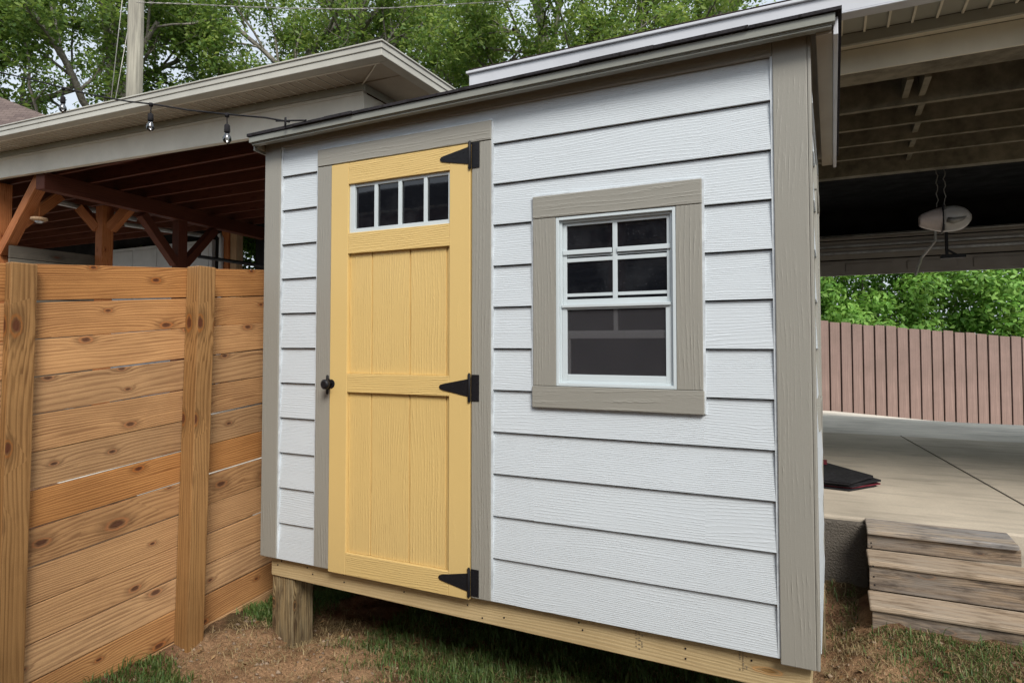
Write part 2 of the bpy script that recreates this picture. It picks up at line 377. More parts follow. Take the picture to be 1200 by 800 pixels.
def thing(name, label, cat, loc=(0, 0, 0), group=None):
    o = bpy.data.objects.new(name, None); col.objects.link(o); o.location = loc; o.empty_display_size = .2
    o['label'] = label; o['category'] = cat
    if group: o['group'] = group
    return o
def tag(o, label, cat, group=None):
    o['label'] = label; o['category'] = cat
    if group: o['group'] = group
    return o
def box(name, a, mat, parent, bevel=0, ax=None, label=None):
    m = MB(); m.box(*a, ax=ax); return obj(name, m, mat, parent, bevel, label)

# ------------------------------------------------------------------ terrain
def sst(a, b, x):
    t = np.clip((x-a)/(b-a), 0, 1); return t*t*(3-2*t)
def gz(x, y):
    x = np.asarray(x, float); y = np.asarray(y, float)
    z = -.425 + .105*np.exp(-((x+.32)/.26)**2)*sst(-3, -.2, y+.8) + np.maximum(.12*sst(1.25, 1.9, y)*sst(1.8, 2.3, x), .145*sst(.35, 1.2, y)*sst(2.44, 2.72, x))
    z = z + .05*sst(-1.6, -.6, y)*0
    z = z + .060*np.exp(-((x-.36)**2/.035+(y-.00)**2/.02)) + .035*np.exp(-((x-.15)**2/.06+(y+.26)**2/.03))
    z = z + .05*np.exp(-((x+.05)**2/.02+(y-.02)**2/.06))
    z = z - .05*np.exp(-((x-.13)**2/.016+(y-.11)**2/.016)) - .06*np.exp(-((x-2.42)**2/.006+(y-1.2)**2/.006))
    z = z + (.010*np.sin(x*17+y*9)+.008*np.sin(x*31-y*23+1)+.006*np.sin(x*53+y*47))*np.exp(-((x-1)/4)**2-((y)/4)**2)
    z = z - .75*sst(7.5, 10.5, y)
    z = z + .02*(-x)*sst(2, 12, -x)*0
    return z
def axis_coords(lo, hi, step, far):
    a = list(np.arange(lo, hi+1e-6, step)); d = step
    x = hi; up = []
    while x < far: d *= 1.35; x += d; up.append(x)
    d = step; x = lo; dn = []
    while x > -far: d *= 1.35; x -= d; dn.append(x)
    return np.array(dn[::-1]+a+up)
xs = axis_coords(-1.2, 4.2, .03, 400); ys = axis_coords(-1.4, 2.3, .03, 400)
X, Y = np.meshgrid(xs, ys); Z = gz(X, Y)
Z += rng.normal(0, .0040, Z.shape)*np.exp(-((X-1)/4)**2-(Y/3)**2)
nx, ny = len(xs), len(ys)
me = bpy.data.meshes.new('ground'); verts = np.stack([X, Y, Z], -1).reshape(-1, 3)
idx = np.arange(nx*ny).reshape(ny, nx); quads = np.stack([idx[:-1, :-1], idx[:-1, 1:], idx[1:, 1:], idx[1:, :-1]], -1).reshape(-1, 4)
def fast_mesh(me, verts, quads):
    n, k = quads.shape
    me.vertices.add(len(verts)); me.vertices.foreach_set('co', verts.astype(np.float32).ravel())
    me.loops.add(n*k); me.loops.foreach_set('vertex_index', quads.astype(np.int32).ravel())
    me.polygons.add(n); me.polygons.foreach_set('loop_start', np.arange(0, n*k, k, dtype=np.int32)); me.polygons.foreach_set('loop_total', np.full(n, k, dtype=np.int32))
    me.update(calc_edges=True); me.validate()
fast_mesh(me, verts, quads); me.polygons.foreach_set('use_smooth', [True]*len(me.polygons))
me.materials.append(M['ground']); go = bpy.data.objects.new('ground', me); col.objects.link(go); go['kind'] = 'structure'

# concrete slab of the carport (thick sheet standing in the ground), apron and driveway
m = MB()
xj = [(-.2, 3.10), (3.11, 10)]
m.box(.3, 10, 1.86, 5.80, -.9, .05)
slab = obj('carport_floor', m, 'slab', None, .012); slab['kind'] = 'structure'
m = MB()
def dz(x, y): return .046 - .33*max(0, (y-7.6)/5.0) - max(0, x-2.4)*.075*max(0, min(1, (y-7.6)/4))
for i in range(12):
    for j in range(9):
        x0, x1 = -6+i*1.7, -6+(i+1)*1.7; y0, y1 = (7.6+(j-1)*1.1 if j else 5.81), 7.6+j*1.1  # nearest row is slab concrete given the brighter daylit colour
        q = [(x0, y0), (x1, y0), (x1, y1), (x0, y1)]
        m.face([(a, b, dz(a, b)) for a, b in q], q, True)
o = obj('driveway', m, 'drive'); o['kind'] = 'structure'
# saw-cut joints in the slab
m = MB(); jp = [(3.147, 5.80), (3.534, 2.622), (3.60, 1.87)]
for a, b in zip(jp, jp[1:]): m.bar((*a, .0535), (*b, .0535), .008, .002)
o = obj('slab_joint', m, plain('joint_dirt', (.13, .11, .09), .9, .1)); o['kind'] = 'structure'
# porch floor
m = MB(); m.box(-14, -.7, 1.7, 7.5, -.8, .05); o = obj('porch_floor', m, 'drive'); o['kind'] = 'structure'

# ------------------------------------------------------------------ the shed
shed = thing('garden_shed', 'small white lap-sided shed with taupe trim and a yellow door, raised on wooden posts', 'shed', (1.22, .6, -.43))
W, D_, E = 2.44, 1.22, .168
GX = [(.088, .326), (1.258, 1.447), (1.447, 2.097), (2.097, 2.334)]
def course_faces(m, zlo, zhi, a, b, P, k):
    """one lap between z 0..: face slopes out to its butt edge; P(t, depth, z) -> world"""
    z0 = k*E; z1 = z0+E
    def dep(z): return .016 - .012*(z-z0)/E
    lo, hi = max(zlo, z0+(.005 if k else 0)), min(zhi, z1)  # gap left under each lap; dark core behind stands for the shadow line
    if hi-lo < .004: return
    A = [P(a, dep(lo), lo), P(b, dep(lo), lo), P(b, dep(hi), hi), P(a, dep(hi), hi)]
    B = [P(a, -.004, lo), P(b, -.004, lo), P(b, -.004, hi), P(a, -.004, hi)]
    m.hexa([A[0], A[1], B[1], B[0], A[3], A[2], B[2], B[3]], Vector(P(1, 0, 0))-Vector(P(0, 0, 0)))
def roof_z(y, x=1.22): return 2.060 + (x-1.22)*.010 - .066*(y+.08)       # top of the roof deck
# front siding
m = MB(); P = lambda t, d, z: (t, .012-d, z)
for k in range(12):
    for (a, b) in [(.088, .326), (1.258, 1.447), (2.097, 2.334)]: course_faces(m, 0, 1.9985, a, b, P, k)
    course_faces(m, 1.949, 1.9985, .326, 1.258, P, k)
    course_faces(m, 0, .785, 1.447, 2.097, P, k); course_faces(m, 1.61, 1.9985, 1.447, 2.097, P, k)
obj('siding', m, 'siding', shed)
# caulk lines
m = MB()
for x, z0, z1 in ((.090, 0, 2.01), (.3225, 0, 1.945), (1.2615, 0, 1.945), (1.4435, .785, 1.61), (2.1005, .785, 1.61), (2.3305, 0, 2.01)): m.box(x-.0045, x+.0045, -.004, .01, z0, z1)
m.box(.326, 1.258, -.004, .01, 1.9495, 1.956); m.box(1.447, 2.097, -.004, .01, 1.6105, 1.617)
obj('caulk_bead', m, 'caulk', shed)
# right, left and rear siding
for side in (0, 1):
    m = MB(); sx = 2.4415 if side == 0 else -.012; sg = 1 if side == 0 else -1
    P = (lambda t, d, z: (sx+sg*d*.8, t, z))
    for k in range(12):
        top = 2.0 - .0
        if side == 0:
            course_faces(m, 0, 2.016, .092, .30, P, k); course_faces(m, 0, .785, .30, .86, P, k); course_faces(m, 1.61, 1.985, .30, .86, P, k); course_faces(m, 0, 1.962, .86, 1.14, P, k)
        else: course_faces(m, 0, 1.94, .05, 1.2, P, k)
    obj('siding', m, 'siding', shed)
m = MB(); P = lambda t, d, z: (t, 1.222+d, z)
for k in range(12): course_faces(m, 0, 1.94, .0, 2.44, P, k)
obj('siding', m, 'siding', shed)
# side window of the right wall
m = MB()
m.box(2.440, 2.4575, .30, .385, .80, 1.60, (0, 0, 1)); m.box(2.440, 2.4575, .775, .86, .80, 1.60, (0, 0, 1)); m.box(2.440, 2.459, .295, .865, 1.60, 1.69, (0, 1, 0)); m.box(2.440, 2.459, .295, .865, .71, .80, (0, 1, 0))
sw = obj('side_window_casing', m, 'trim_rough', shed, .002)
m = MB(); m.box(2.440, 2.452, .387, .42, .802, 1.598); m.box(2.440, 2.452, .74, .773, .802, 1.598); m.box(2.440, 2.452, .42, .74, 1.56, 1.598); m.box(2.440, 2.452, .42, .74, .802, .84); m.box(2.440, 2.453, .42, .74, 1.18, 1.21)
obj('frame', m, 'vinyl', sw, .002)
m = MB(); m.box(2.442, 2.446, .42, .74, .84, 1.56); obj('pane', m, 'glass', sw)
# corner boards
m = MB(); m.box(2.334, 2.440, -.010, .014, -.016, 2.050, (0, 0, 1)); obj('corner_board', m, 'trim_v', shed, .003)
m = MB(); m.box(2.4405, 2.4515, -.009, .092, -.016, 2.046, (0, 0, 1)); obj('corner_board', m, 'trim_v', shed, .003)
m = MB(); m.box(.004, .086, -.010, .014, .0, 2.028, (0, 0, 1)); obj('corner_board', m, 'trim_v', shed, .003)
m = MB(); m.box(-.020, .0035, -.008, .07, 0, 2.024, (0, 0, 1)); obj('corner_board', m, 'trim', shed, .003)
m = MB(); m.box(2.4405, 2.4525, 1.14, 1.236, -.016, 1.965, (0, 0, 1)); m.box(2.36, 2.4400, 1.236, 1.25, -.016, 1.96, (0, 0, 1)); obj('corner_board', m, 'trim', shed, .003)
# frieze board under the eave
m = MB(); m.hexa([(.087, -.009, 1.997), (2.333, -.009, 2.000), (2.333, .012, 2.000), (.087, .012, 1.997), (.087, -.009, 2.030), (2.333, -.009, 2.052), (2.333, .012, 2.050), (.087, .012, 2.028)]); obj('frieze_board', m, 'trim', shed, .002)
# wall core (dark sheathing behind everything, with the openings left out)
m = MB()
for a in ((.02, .43, .0125, .04, 0, 2.024), (1.15, 1.54, .0125, .04, 0, 2.034), (2.01, 2.42, .0125, .04, 0, 2.04), (.43, 1.15, .0125, .04, 1.87, 2.028), (1.54, 2.01, .0125, .04, 0, .865), (1.54, 2.01, .0125, .04, 1.53, 2.036),
          (.002, .02, .0125, 1.2, 0, 1.945), (2.42, 2.4385, .0125, .36, 0, 2.02), (2.42, 2.4385, .36, .80, 0, .78), (2.42, 2.4385, .36, .80, 1.62, 1.99), (2.42, 2.4385, .80, 1.2, 0, 1.965), (.02, 2.42, 1.20, 1.218, 0, 1.94)): m.box(*a)
obj('wall_sheathing', m, 'dark_in', shed)
# floor frame: front skid, side skids, joists, floor deck
m = MB(); m.hexa([(.017, .030, -.098), (2.423, .030, -.122), (2.423, .068, -.122), (.017, .068, -.098), (.017, .030, -.001), (2.423, .030, -.001), (2.423, .068, -.001), (.017, .068, -.001)], (1, 0, 0))
sk = obj('floor_beam', m, 'skid', shed, .003, 'pale yellow treated timber beam along the front under the wall')
for px, pz in ((.085, -.022), (.06, -.045), (.25, -.03), (.285, -.055), (.47, -.028), (.475, -.062), (.80, -.02), (.81, -.05), (1.13, -.022), (1.13, -.05), (1.20, -.09), (1.62, -.03), (1.635, -.055), (2.02, -.045), (2.02, -.08), (2.24, -.04), (1.30, -.07)):
    q = MB(); q.tube([(px, .031, pz), (px, .028, pz)], .0035, 8); obj('nail_head', q, 'black_metal', sk)
# faint ink stamps on the beam (illegible printed ticks)
inkm = NT('faded_ink').fin((.24, .19, .12), .8, .1)
for sx in (1.84, 2.20):
    q = MB()
    for i in range(3):
        zz = -.018
        while zz > -.078:
            w = random.uniform(.003, .007)
            if random.random() < .65: q.box(sx+i*.011, sx+i*.011+random.uniform(.003, .008), .0285, .0296, zz-w, zz)
            zz -= w+random.uniform(.0015, .004)
    obj('ink_stamp', q, inkm, sk)
m = MB(); m.box(.017, .055, .069, 1.19, -.13, -.002, (0, 1, 0)); m.box(2.385, 2.423, .069, 1.19, -.13, -.002, (0, 1, 0)); m.box(.017, 2.423, 1.191, 1.219, -.13, -.002, (1, 0, 0))
for x in (.46, .87, 1.28, 1.69, 2.05): m.box(x, x+.038, .069, 1.19, -.12, -.002, (0, 1, 0))
obj('floor_joists', m, 'skid', shed, .002)
box('floor_deck', (.02, 2.42, .045, 1.2, .0, .016), 'ply', shed)
# posts
for (x, y, b, t) in ((.013, .040, -.55, -.1005), (2.29, .075, -.55, -.132), (.013, 1.06, -.55, -.132), (2.325, 1.09, -.55, -.132)):
    w = .138 if y < .06 else .128
    if x > 2: x += 0
    m = MB(); m.box(x, x+w, y, y+w, b, t, (0, 0, 1)); obj('foundation_post', m, 'pile', shed, .006)
# roof
m = MB()
def rz(x, y, t): return roof_z(y, x)+t
def slabby(m, x0, x1, y0, y1, t0, t1, ax=None):
    m.hexa([(x0, y0, rz(x0, y0, t0)), (x1, y0, rz(x1, y0, t0)), (x1, y1, rz(x1, y1, t0)), (x0, y1, rz(x0, y1, t0)), (x0, y0, rz(x0, y0, t1)), (x1, y0, rz(x1, y0, t1)), (x1, y1, rz(x1, y1, t1)), (x0, y1, rz(x0, y1, t1))], ax)
slabby(m, -.040, 2.520, -.055, 1.285, -.012, -.004)
roof = obj('roof', m, 'soffit_tan', shed)
m = MB(); x = -.055
while x < 2.54:       # overlapping shingle tabs with an uneven front edge
    w = min(random.uniform(.12, .32), 2.545-x); j = random.uniform(-.006, .004)
    slabby(m, x, x+w-.001, -.098+j, 1.31, -.0035, .0065+random.uniform(0, .004)); x += w
obj('shingles', m, 'shingle_dark', roof)
# front eave fascia with its stepped profile
m = MB()
for (d0, d1, z0, z1) in ((-.082, -.050, -.034, -.006), (-.080, -.050, -.038, -.0342), (-.078, -.050, -.044, -.0382)):
    m.hexa([(x, y, roof_z(-.08, x)+z) for z in (z0, z1) for (x, y) in ((-.036, d0), (2.515, d0), (2.515, d1), (-.036, d1))])
obj('fascia', m, 'eave', roof, .003)
m = MB(); m.hexa([(x, y, roof_z(-.08, x)+z) for z in (-.032, -.0302) for (x, y) in ((-.045, -.0865), (2.525, -.0865), (2.525, -.06), (-.045, -.06))])
m.hexa([(x, y, roof_z(-.08, x)+z) for z in (-.0315, -.005) for (x, y) in ((-.045, -.0875), (2.525, -.0875), (2.525, -.083), (-.045, -.083))]); obj('drip_edge', m, 'eave', roof)
# rake boards
for xa, xb, xc in ((2.468, 2.5185, 2.533), (-.024, -.036, -.048)):
    m = MB(); lo, hi = min(xa, xb), max(xa, xb)
    slabby(m, lo, hi, -.0495, 1.28, -.052, -.0225, (0, 1, 0)); obj('rake_soffit', m, 'soffit_tan', roof, .002)
    m = MB(); lo, hi = min(xb, xc), max(xb, xc); slabby(m, lo+.0005, hi, -.058, 1.295, -.062, -.005, (0, 1, 0)); obj('rake_board', m, 'gutter_B' if xa > 1 else 'eave', roof, .002)

# door casing
m = MB(); m.box(.326, .411, -.010, .012, .0, 1.866, (0, 0, 1)); m.box(1.169, 1.258, -.010, .012, .0, 1.866, (0, 0, 1)); m.box(.326, 1.258, -.012, .012, 1.869, 1.949, (1, 0, 0))
obj('door_casing', m, 'trim', shed, .0025)
# door: frame of stiles and rails
m = MB(); y0, y1 = -.016, .012
m.box(.4175, .518, y0, y1, -.008, 1.863, (0, 0, 1)); m.box(1.064, 1.163, y0, y1, -.008, 1.863, (0, 0, 1))
door = obj('door', m, 'door_stile', shed, .002, 'mustard yellow plank door with black strap hinges and a four-pane light')
for a, b in ((-.008, .090), (.812, .896), (1.443, 1.538), (1.764, 1.863)): box('rail', (.5185, 1.0635, y0+.0006, y1, a, b), 'door', door, .002, (1, 0, 0))
for z0, z1 in ((.0905, .8115), (.8965, 1.4425)):
    m = MB()
    for a, b in ((.5185, .6435), (.6505, .8515), (.8585, 1.0385), (1.0455, 1.0635)): m.box(a, b, .0000, .010, z0, z1, (0, 0, 1))
    m.box(.5187, 1.0633, .0065, .011, z0+.0002, z1-.0002, (0, 0, 1))
    obj('panel', m, 'door', door, .0015)
# door light
m = MB(); a0, a1, b0, b1 = .5185, 1.0635, 1.5385, 1.7635
yf, yb = -.006, .02
m.box(a0, a0+.030, yf, yb, b0, b1); m.box(a1-.012, a1, yf, yb, b0, b1); m.box(a0+.030, a1-.012, yf, yb, b0, b0+.019); m.box(a0+.030, a1-.012, yf+.004, yb, b1-.014, b1)
dl = obj('window_frame', m, 'vinyl', door, .0015)
mx = [.6665, .7985, .9335]
for x in mx: box('muntin', (x-.0085, x+.0085, yf+.002, .006, b0+.019, b1-.014), 'vinyl', door, .0015)
m = MB(); m.box(a0+.028, a1-.010, .007, .009, b0+.017, b1-.012); obj('pane', m, 'glass', door)
# hinges
def hinge(zc):
    m = MB(); m.box(1.169, 1.206, -.0135, -.0105, zc-.054, zc+.054)
    m.prism([(1.156, zc-.036), (1.156, zc+.036), (1.035, zc+.013), (1.022, zc+.009), (1.016, zc), (1.022, zc-.009), (1.035, zc-.013)], 1, -.0195, -.0165)
    h = obj('hinge', m, 'black_metal', door, .0008)
    q = MB(); q.tube([(1.163, -.019, zc-.056), (1.163, -.019, zc+.056)], .0065, 12); q.tube([(1.163, -.019, zc-.060), (1.163, -.019, zc-.056)], .0045, 10); q.tube([(1.163, -.019, zc+.056), (1.163, -.019, zc+.060)], .0045, 10)
    for i in range(-2, 3): pass
    for (x, dz_, y) in ((1.181, .04, -.0135), (1.196, .02, -.0135), (1.181, -.012, -.0135), (1.196, -.04, -.0135), (1.035, 0, -.0195), (1.085, .0, -.0195), (1.135, .018, -.0195), (1.135, -.018, -.0195)):
        q.tube([(x, y+.001, zc+dz_), (x, y-.0015, zc+dz_)], .0032, 8)
    # join barrel and screws in the same hinge part
    me = h.data; base = len(me.vertices)
    o2 = obj('hinge_pin', q, 'black_metal', None); o2.parent = None
    bmj(h, o2)
def bmj(a, b):
    import bmesh
    bm = bmesh.new(); bm.from_mesh(a.data); n = len(bm.verts)
    t = b.data.copy(); t.transform(Matrix.Translation(b.location - world_of(a.parent)))
    bm.from_mesh(t); bm.to_mesh(a.data); bm.free(); bpy.data.objects.remove(b)
for zc in (1.813, .850, .062): hinge(zc)
# door knob and its edge plate
m = MB(); m.tube([(.4275, -.016, .847), (.4275, -.019, .847)], [.021, .020], 20); m.tube([(.4275, -.019, .847), (.4275, -.040, .847), (.4275, -.043, .847), (.4275, -.050, .847), (.4275, -.062, .847), (.4275, -.068, .847)], [.008, .008, .017, .0225, .0225, .014], 20)
kn = obj('door_knob', m, 'black_metal', door)
m = MB(); m.tube([(.4095, -.022, .799), (.4095, -.022, .805), (.4095, -.022, .882), (.4095, -.022, .888)], [.004, .0062, .0062, .004], 10); m.box(.4065, .4165, -.020, -.0105, .82, .87)
obj('latch_plate', m, 'black_metal', door, .001)
# window
m = MB()
m.box(1.447, 1.543, -.010, .012, .867, 1.521, (0, 0, 1)); m.box(2.006, 2.097, -.010, .012, .867, 1.521, (0, 0, 1))
m.box(1.446, 2.098, -.012, .012, 1.5225, 1.610, (1, 0, 0)); m.box(1.444, 2.100, -.013, .012, .783, .866, (1, 0, 0))
win = obj('window', m, 'trim', shed, .0025, 'single-hung white vinyl window in wide taupe casing')
def rect(m, x0, x1, z0, z1, w, ya, yb, wt=None, wb=None):
    wt = w if wt is None else wt; wb = w if wb is None else wb
    m.box(x0, x0+w, ya, yb, z0, z1); m.box(x1-w, x1, ya, yb, z0, z1); m.box(x0+w, x1-w, ya, yb, z1-wt, z1); m.box(x0+w, x1-w, ya, yb, z0, z0+wb)
m = MB(); rect(m, 1.544, 2.0055, .868, 1.520, .012, -.008, .06); rect(m, 1.556, 1.9935, .880, 1.508, .009, .004, .06); obj('frame', m, 'vinyl', win, .0015)
zm = 1.193
m = MB(); rect(m, 1.5655, 1.984, zm-.012, 1.4985, .015, .014, .030, .012, .020); obj('upper_sash', m, 'vinyl', win, .0015)
m = MB(); m.box(1.765, 1.783, .015, .027, zm+.008, 1.4865); m.box(1.5805, 1.969, .016, .0262, 1.345, 1.360)
obj('muntin', m, 'vinyl', win, .0015)
box('sash_bar', (1.5665, 1.764, .008, .0138, 1.374, 1.392), 'vinyl', win, .0015); box('sash_bar', (1.784, 1.983, .008, .0138, 1.374, 1.392), 'vinyl', win, .0015)
for a in ((1.5805, 1.764, .017, .0195, 1.3655, 1.3715), (1.784, 1.969, .017, .0195, 1.3655, 1.3715), (1.5805, 1.764, .017, .0195, 1.212, 1.224), (1.784, 1.969, .017, .0195, 1.212, 1.224)): box('grille_bar', a, 'vinyl', win)
m = MB(); m.box(1.579, 1.970, .0205, .0235, zm+.006, 1.488); obj('pane', m, 'glass', win)
# lower sash with screen, the meeting rail proud of it
m = MB(); rect(m, 1.5655, 1.984, .889, zm-.014, .019, .006, .020, .018, .024); m.box(1.5655, 1.984, -.002, .0055, zm-.024, zm-.0125); obj('screen_frame', m, 'vinyl', win, .0015)
m = MB(); m.box(1.5845, 1.965, .0125, .0135, .913, zm-.032); obj('insect_screen', m, 'screen', win)
M['vinyl_bright'] = plain('bright_vinyl', (.95, .95, .97), .4, .4, nz=6, amt=.04)  # sash vinyl behind the screen, coloured brighter than the frame
m = MB(); m.box(1.5845, 1.965, .0155, .030, 1.050, 1.080); m.box(1.767, 1.782, .0155, .028, 1.0805, 1.17); m.box(1.5845, 1.592, .0155, .030, .913, 1.0495); obj('lower_sash', m, 'vinyl_bright', win, .0015)
m = MB(); m.box(1.58, 1.97, .040, .043, .90, 1.17); obj('pane', m, 'glass', win)

# ------------------------------------------------------------------ plank fence
fence = thing('privacy_fence', 'new orange-brown fence of horizontal pine boards with square posts beside the shed', 'fence', (-.2, -.6, -.36))
def ftop(y): return 1.386+.088*(y+.31)
bays = [(-3.6, -2.42), (-2.42, -.992), (-.992, -.255), (-.255, .62), (.62, 1.5)]
for bi, (ya, yb) in enumerate(bays):
    m = MB()
    for k in range(14):
        s0 = .0 + random.uniform(-.0035, .0035) + (.006 if bi % 2 else 0)
        for_ = .1428
        g = random.uniform(.0035, .0065); dx = random.uniform(-.002, .003)
        t0 = ftop(ya)-k*for_+random.uniform(-.003, .003); t1 = ftop(yb)-k*for_+random.uniform(-.003, .003)
        h = for_-g; a, b = ya+.002, yb-.002
        m.hexa([(-.225+dx, a, t0-h), (-.207+dx, a, t0-h), (-.207+dx, b, t1-h), (-.225+dx, b, t1-h), (-.225+dx, a, t0), (-.207+dx, a, t0), (-.207+dx, b, t1), (-.225+dx, b, t1)], (0, 1, .088))
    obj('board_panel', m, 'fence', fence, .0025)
for yc, lean, w in ((-.992, -.012, .089), (-.25, -.036, .089), (.62, -.02, .089), (-2.42, 0, .089)):
    m = MB(); h = w/2; zt = ftop(yc)+.002; zb = -.75; L = lean*1.2
    x0, x1 = -.2055, (-.165 if yc < -.9 else -.117)
    m.hexa([(x0, yc-h+L, zb), (x1, yc-h+L, zb), (x1, yc+h+L, zb), (x0, yc+h+L, zb), (x0, yc-h, zt), (x1, yc-h, zt), (x1, yc+h, zt), (x0, yc+h, zt)], (0, 0, 1))
    obj('fence_post', m, 'post', fence, .005)

# ------------------------------------------------------------------ porch building (left, behind)
A = thing('porch_building', 'neighbouring porch building with almond gutter, vented soffit and dark timber ceiling behind the fence', 'building', (-6, 4.4, .05))
def tl(x): return .028*(-.4-x)
def strip(m, x0, x1, y0, y1, z0, z1):
    m.hexa([(x0, y0, z0+tl(x0)), (x1, y0, z0+tl(x1)), (x1, y1, z0+tl(x1)), (x0, y1, z0+tl(x0)), (x0, y0, z1+tl(x0)), (x1, y0, z1+tl(x1)), (x1, y1, z1+tl(x1)), (x0, y1, z1+tl(x0))])
xL = -15
# gutter with ogee steps, front run and return run (outer corner at x=-.36)
m = MB()
for (d, z0, z1) in ((-.004, 3.208, 3.222), (.006, 3.165, 3.2078), (.014, 3.124, 3.1648), (.006, 3.108, 3.1238)):
    strip(m, xL, -.36-d, 1.35+d, 1.45, z0, z1)
    m.box(-.46, -.36-d, 1.4505, 8.0, z0+.0, z1, (0, 1, 0))
obj('gutter', m, 'gutter_A', A, .004)
# soffit: panels with ribs
m = MB(); strip(m, xL, -.462, 1.452, 1.738, 3.125, 3.135); m.box(-.86, -.463, 1.7385, 8, 3.125, 3.135)
sof = obj('soffit', m, 'soffit_tan', A)
m = MB(); x = -14.9
while x < -.9:
    strip(m, x, x+.006, 1.455, 1.735, 3.1195, 3.1245); x += .102
strip(m, xL, -.47, 1.452, 1.472, 3.108, 3.1245)
m.hexa([(-.47, 1.452, 3.117), (-.485, 1.452, 3.117), (-.86, 1.738, 3.117), (-.845, 1.738, 3.117), (-.47, 1.452, 3.1245), (-.485, 1.452, 3.1245), (-.86, 1.738, 3.1245), (-.845, 1.738, 3.1245)])
obj('soffit_rib', m, 'claddingA', sof)
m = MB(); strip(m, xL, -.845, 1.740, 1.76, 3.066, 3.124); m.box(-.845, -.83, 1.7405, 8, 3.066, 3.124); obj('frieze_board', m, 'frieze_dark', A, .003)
m = MB(); strip(m, xL, -.86, 1.762, 1.80, 2.868-.03, 3.0655); m.box(-.875, -.861, 1.8005, 8, 2.84, 3.0655); strip(m, xL, -.86, 1.754, 1.7615, 3.040, 3.0655)
strip(m, xL, -.86, 1.756, 1.81, 2.826, 2.8375)
obj('beam_cladding', m, 'claddingA', A, .003)
m = MB(); e = [(-15, 1.33), (-.34, 1.33), (-.34, 9), (-15, 9)]
m.hexa([(-15, 1.36, 3.63), (-.37, 1.36, 3.215), (-.37, 9, 3.215), (-15, 9, 3.63), (-11.2, 5.0, 4.72), (-4.2, 5.0, 4.45), (-4.2, 5.4, 4.45), (-11.2, 5.4, 4.72)], (1, 0, 0))
obj('roof', m, 'shingle_N', A)
# ceiling deck and joists
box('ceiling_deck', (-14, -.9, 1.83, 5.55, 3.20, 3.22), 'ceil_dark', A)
for i in range(9):
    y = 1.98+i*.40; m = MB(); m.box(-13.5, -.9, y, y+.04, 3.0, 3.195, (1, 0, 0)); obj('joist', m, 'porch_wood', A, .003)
for i in range(8):
    y = 2.02+i*.40
    for xx in (-1.9, -3.4, -4.7):
        m = MB(); m.bar((xx, y, 3.02), (xx+.02, y+.36, 3.16), .03, .03); obj('bridging', m, 'porch_wood', A)
m = MB(); m.bar((-5.56, 1.83, 2.90), (-6.05, 5.5, 2.90), .14, .195); obj('timber_beam', m, 'porch_wood', A, .006)
# posts with knee braces
def post_brace(x, y, zt, w, mat, br, lab=None):
    m = MB(); m.box(x-w/2, x+w/2, y-w/2, y+w/2, .051, zt, (0, 0, 1)); p = obj('post', m, mat, A, .005, lab)
    for (dx, dy, L) in br:
        q = MB(); q.bar((x+dx*w*.5, y+dy*w*.5, zt-L), (x+dx*(L+.02), y+dy*(L+.02), zt-.02), w*.8, w*.8); obj('knee_brace', q, mat, p, .004)
post_brace(-5.835, 3.80, 2.80, .14, 'porch_wood', [(.13, -.99, .62), (-.13, .99, .62)])
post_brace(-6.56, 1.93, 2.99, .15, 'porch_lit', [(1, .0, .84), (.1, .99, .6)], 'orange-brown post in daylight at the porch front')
post_brace(-6.20, 2.955, 2.88, .15, 'porch_lit', [(.9, .45, .30), (-.9, -.45, .30)], 'orange-brown daylit post seen below the big beam')
# walls: left, back (with a gap that shows the trees), knee wall
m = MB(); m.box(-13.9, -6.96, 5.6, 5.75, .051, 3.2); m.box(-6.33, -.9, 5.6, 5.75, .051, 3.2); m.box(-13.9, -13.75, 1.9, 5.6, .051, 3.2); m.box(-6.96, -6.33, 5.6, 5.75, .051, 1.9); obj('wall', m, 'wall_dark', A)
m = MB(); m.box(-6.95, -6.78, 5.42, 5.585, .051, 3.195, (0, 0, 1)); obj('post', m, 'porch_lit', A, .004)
m = MB(); m.box(-6.775, -6.62, 5.45, 5.585, .051, 3.195, (0, 0, 1)); obj('post', m, 'tan_wood', A, .004)
m = MB()
for i in range(14): m.box(-6.33, -6.30, 1.9, 3.1, .06+i*.155, .06+i*.155+.148, (0, 1, 0))
obj('knee_wall', m, 'knee', A, .003)
# pale sectional door in the back wall
m = MB(); m.box(-10.2, -7.32, 5.52, 5.595, .051, 2.90)
gd = obj('garage_door', m, 'gdoor_lit', A, .003)
m = MB()
for i in range(4):
    for j in range(4): m.box(-10.12+i*.71, -10.12+i*.71+.60, 5.508, 5.5195, .16+j*.70, .16+j*.70+.58)
obj('door_panel', m, 'gdoor_lit', gd, .01)
m = MB(); m.tube([(-7.1, 5.5, 2.95), (-6.98, 5.45, 2.95), (-6.93, 5.40, 2.85), (-6.93, 5.36, .1)], .04, 10); obj('downspout', m, 'gdoor_lit', A)
m = MB(); m.tube([(-6.5, 4.9, 2.93), (-6.45, 4.6, 2.50), (-6.40, 4.55, 2.42), (-4.4, 4.3, 2.10)], .028, 8)
o = obj('vent_pipe', m, 'black_metal'); tag(o, 'thin black pipe slung under the porch beam beside the shed corner', 'pipe')
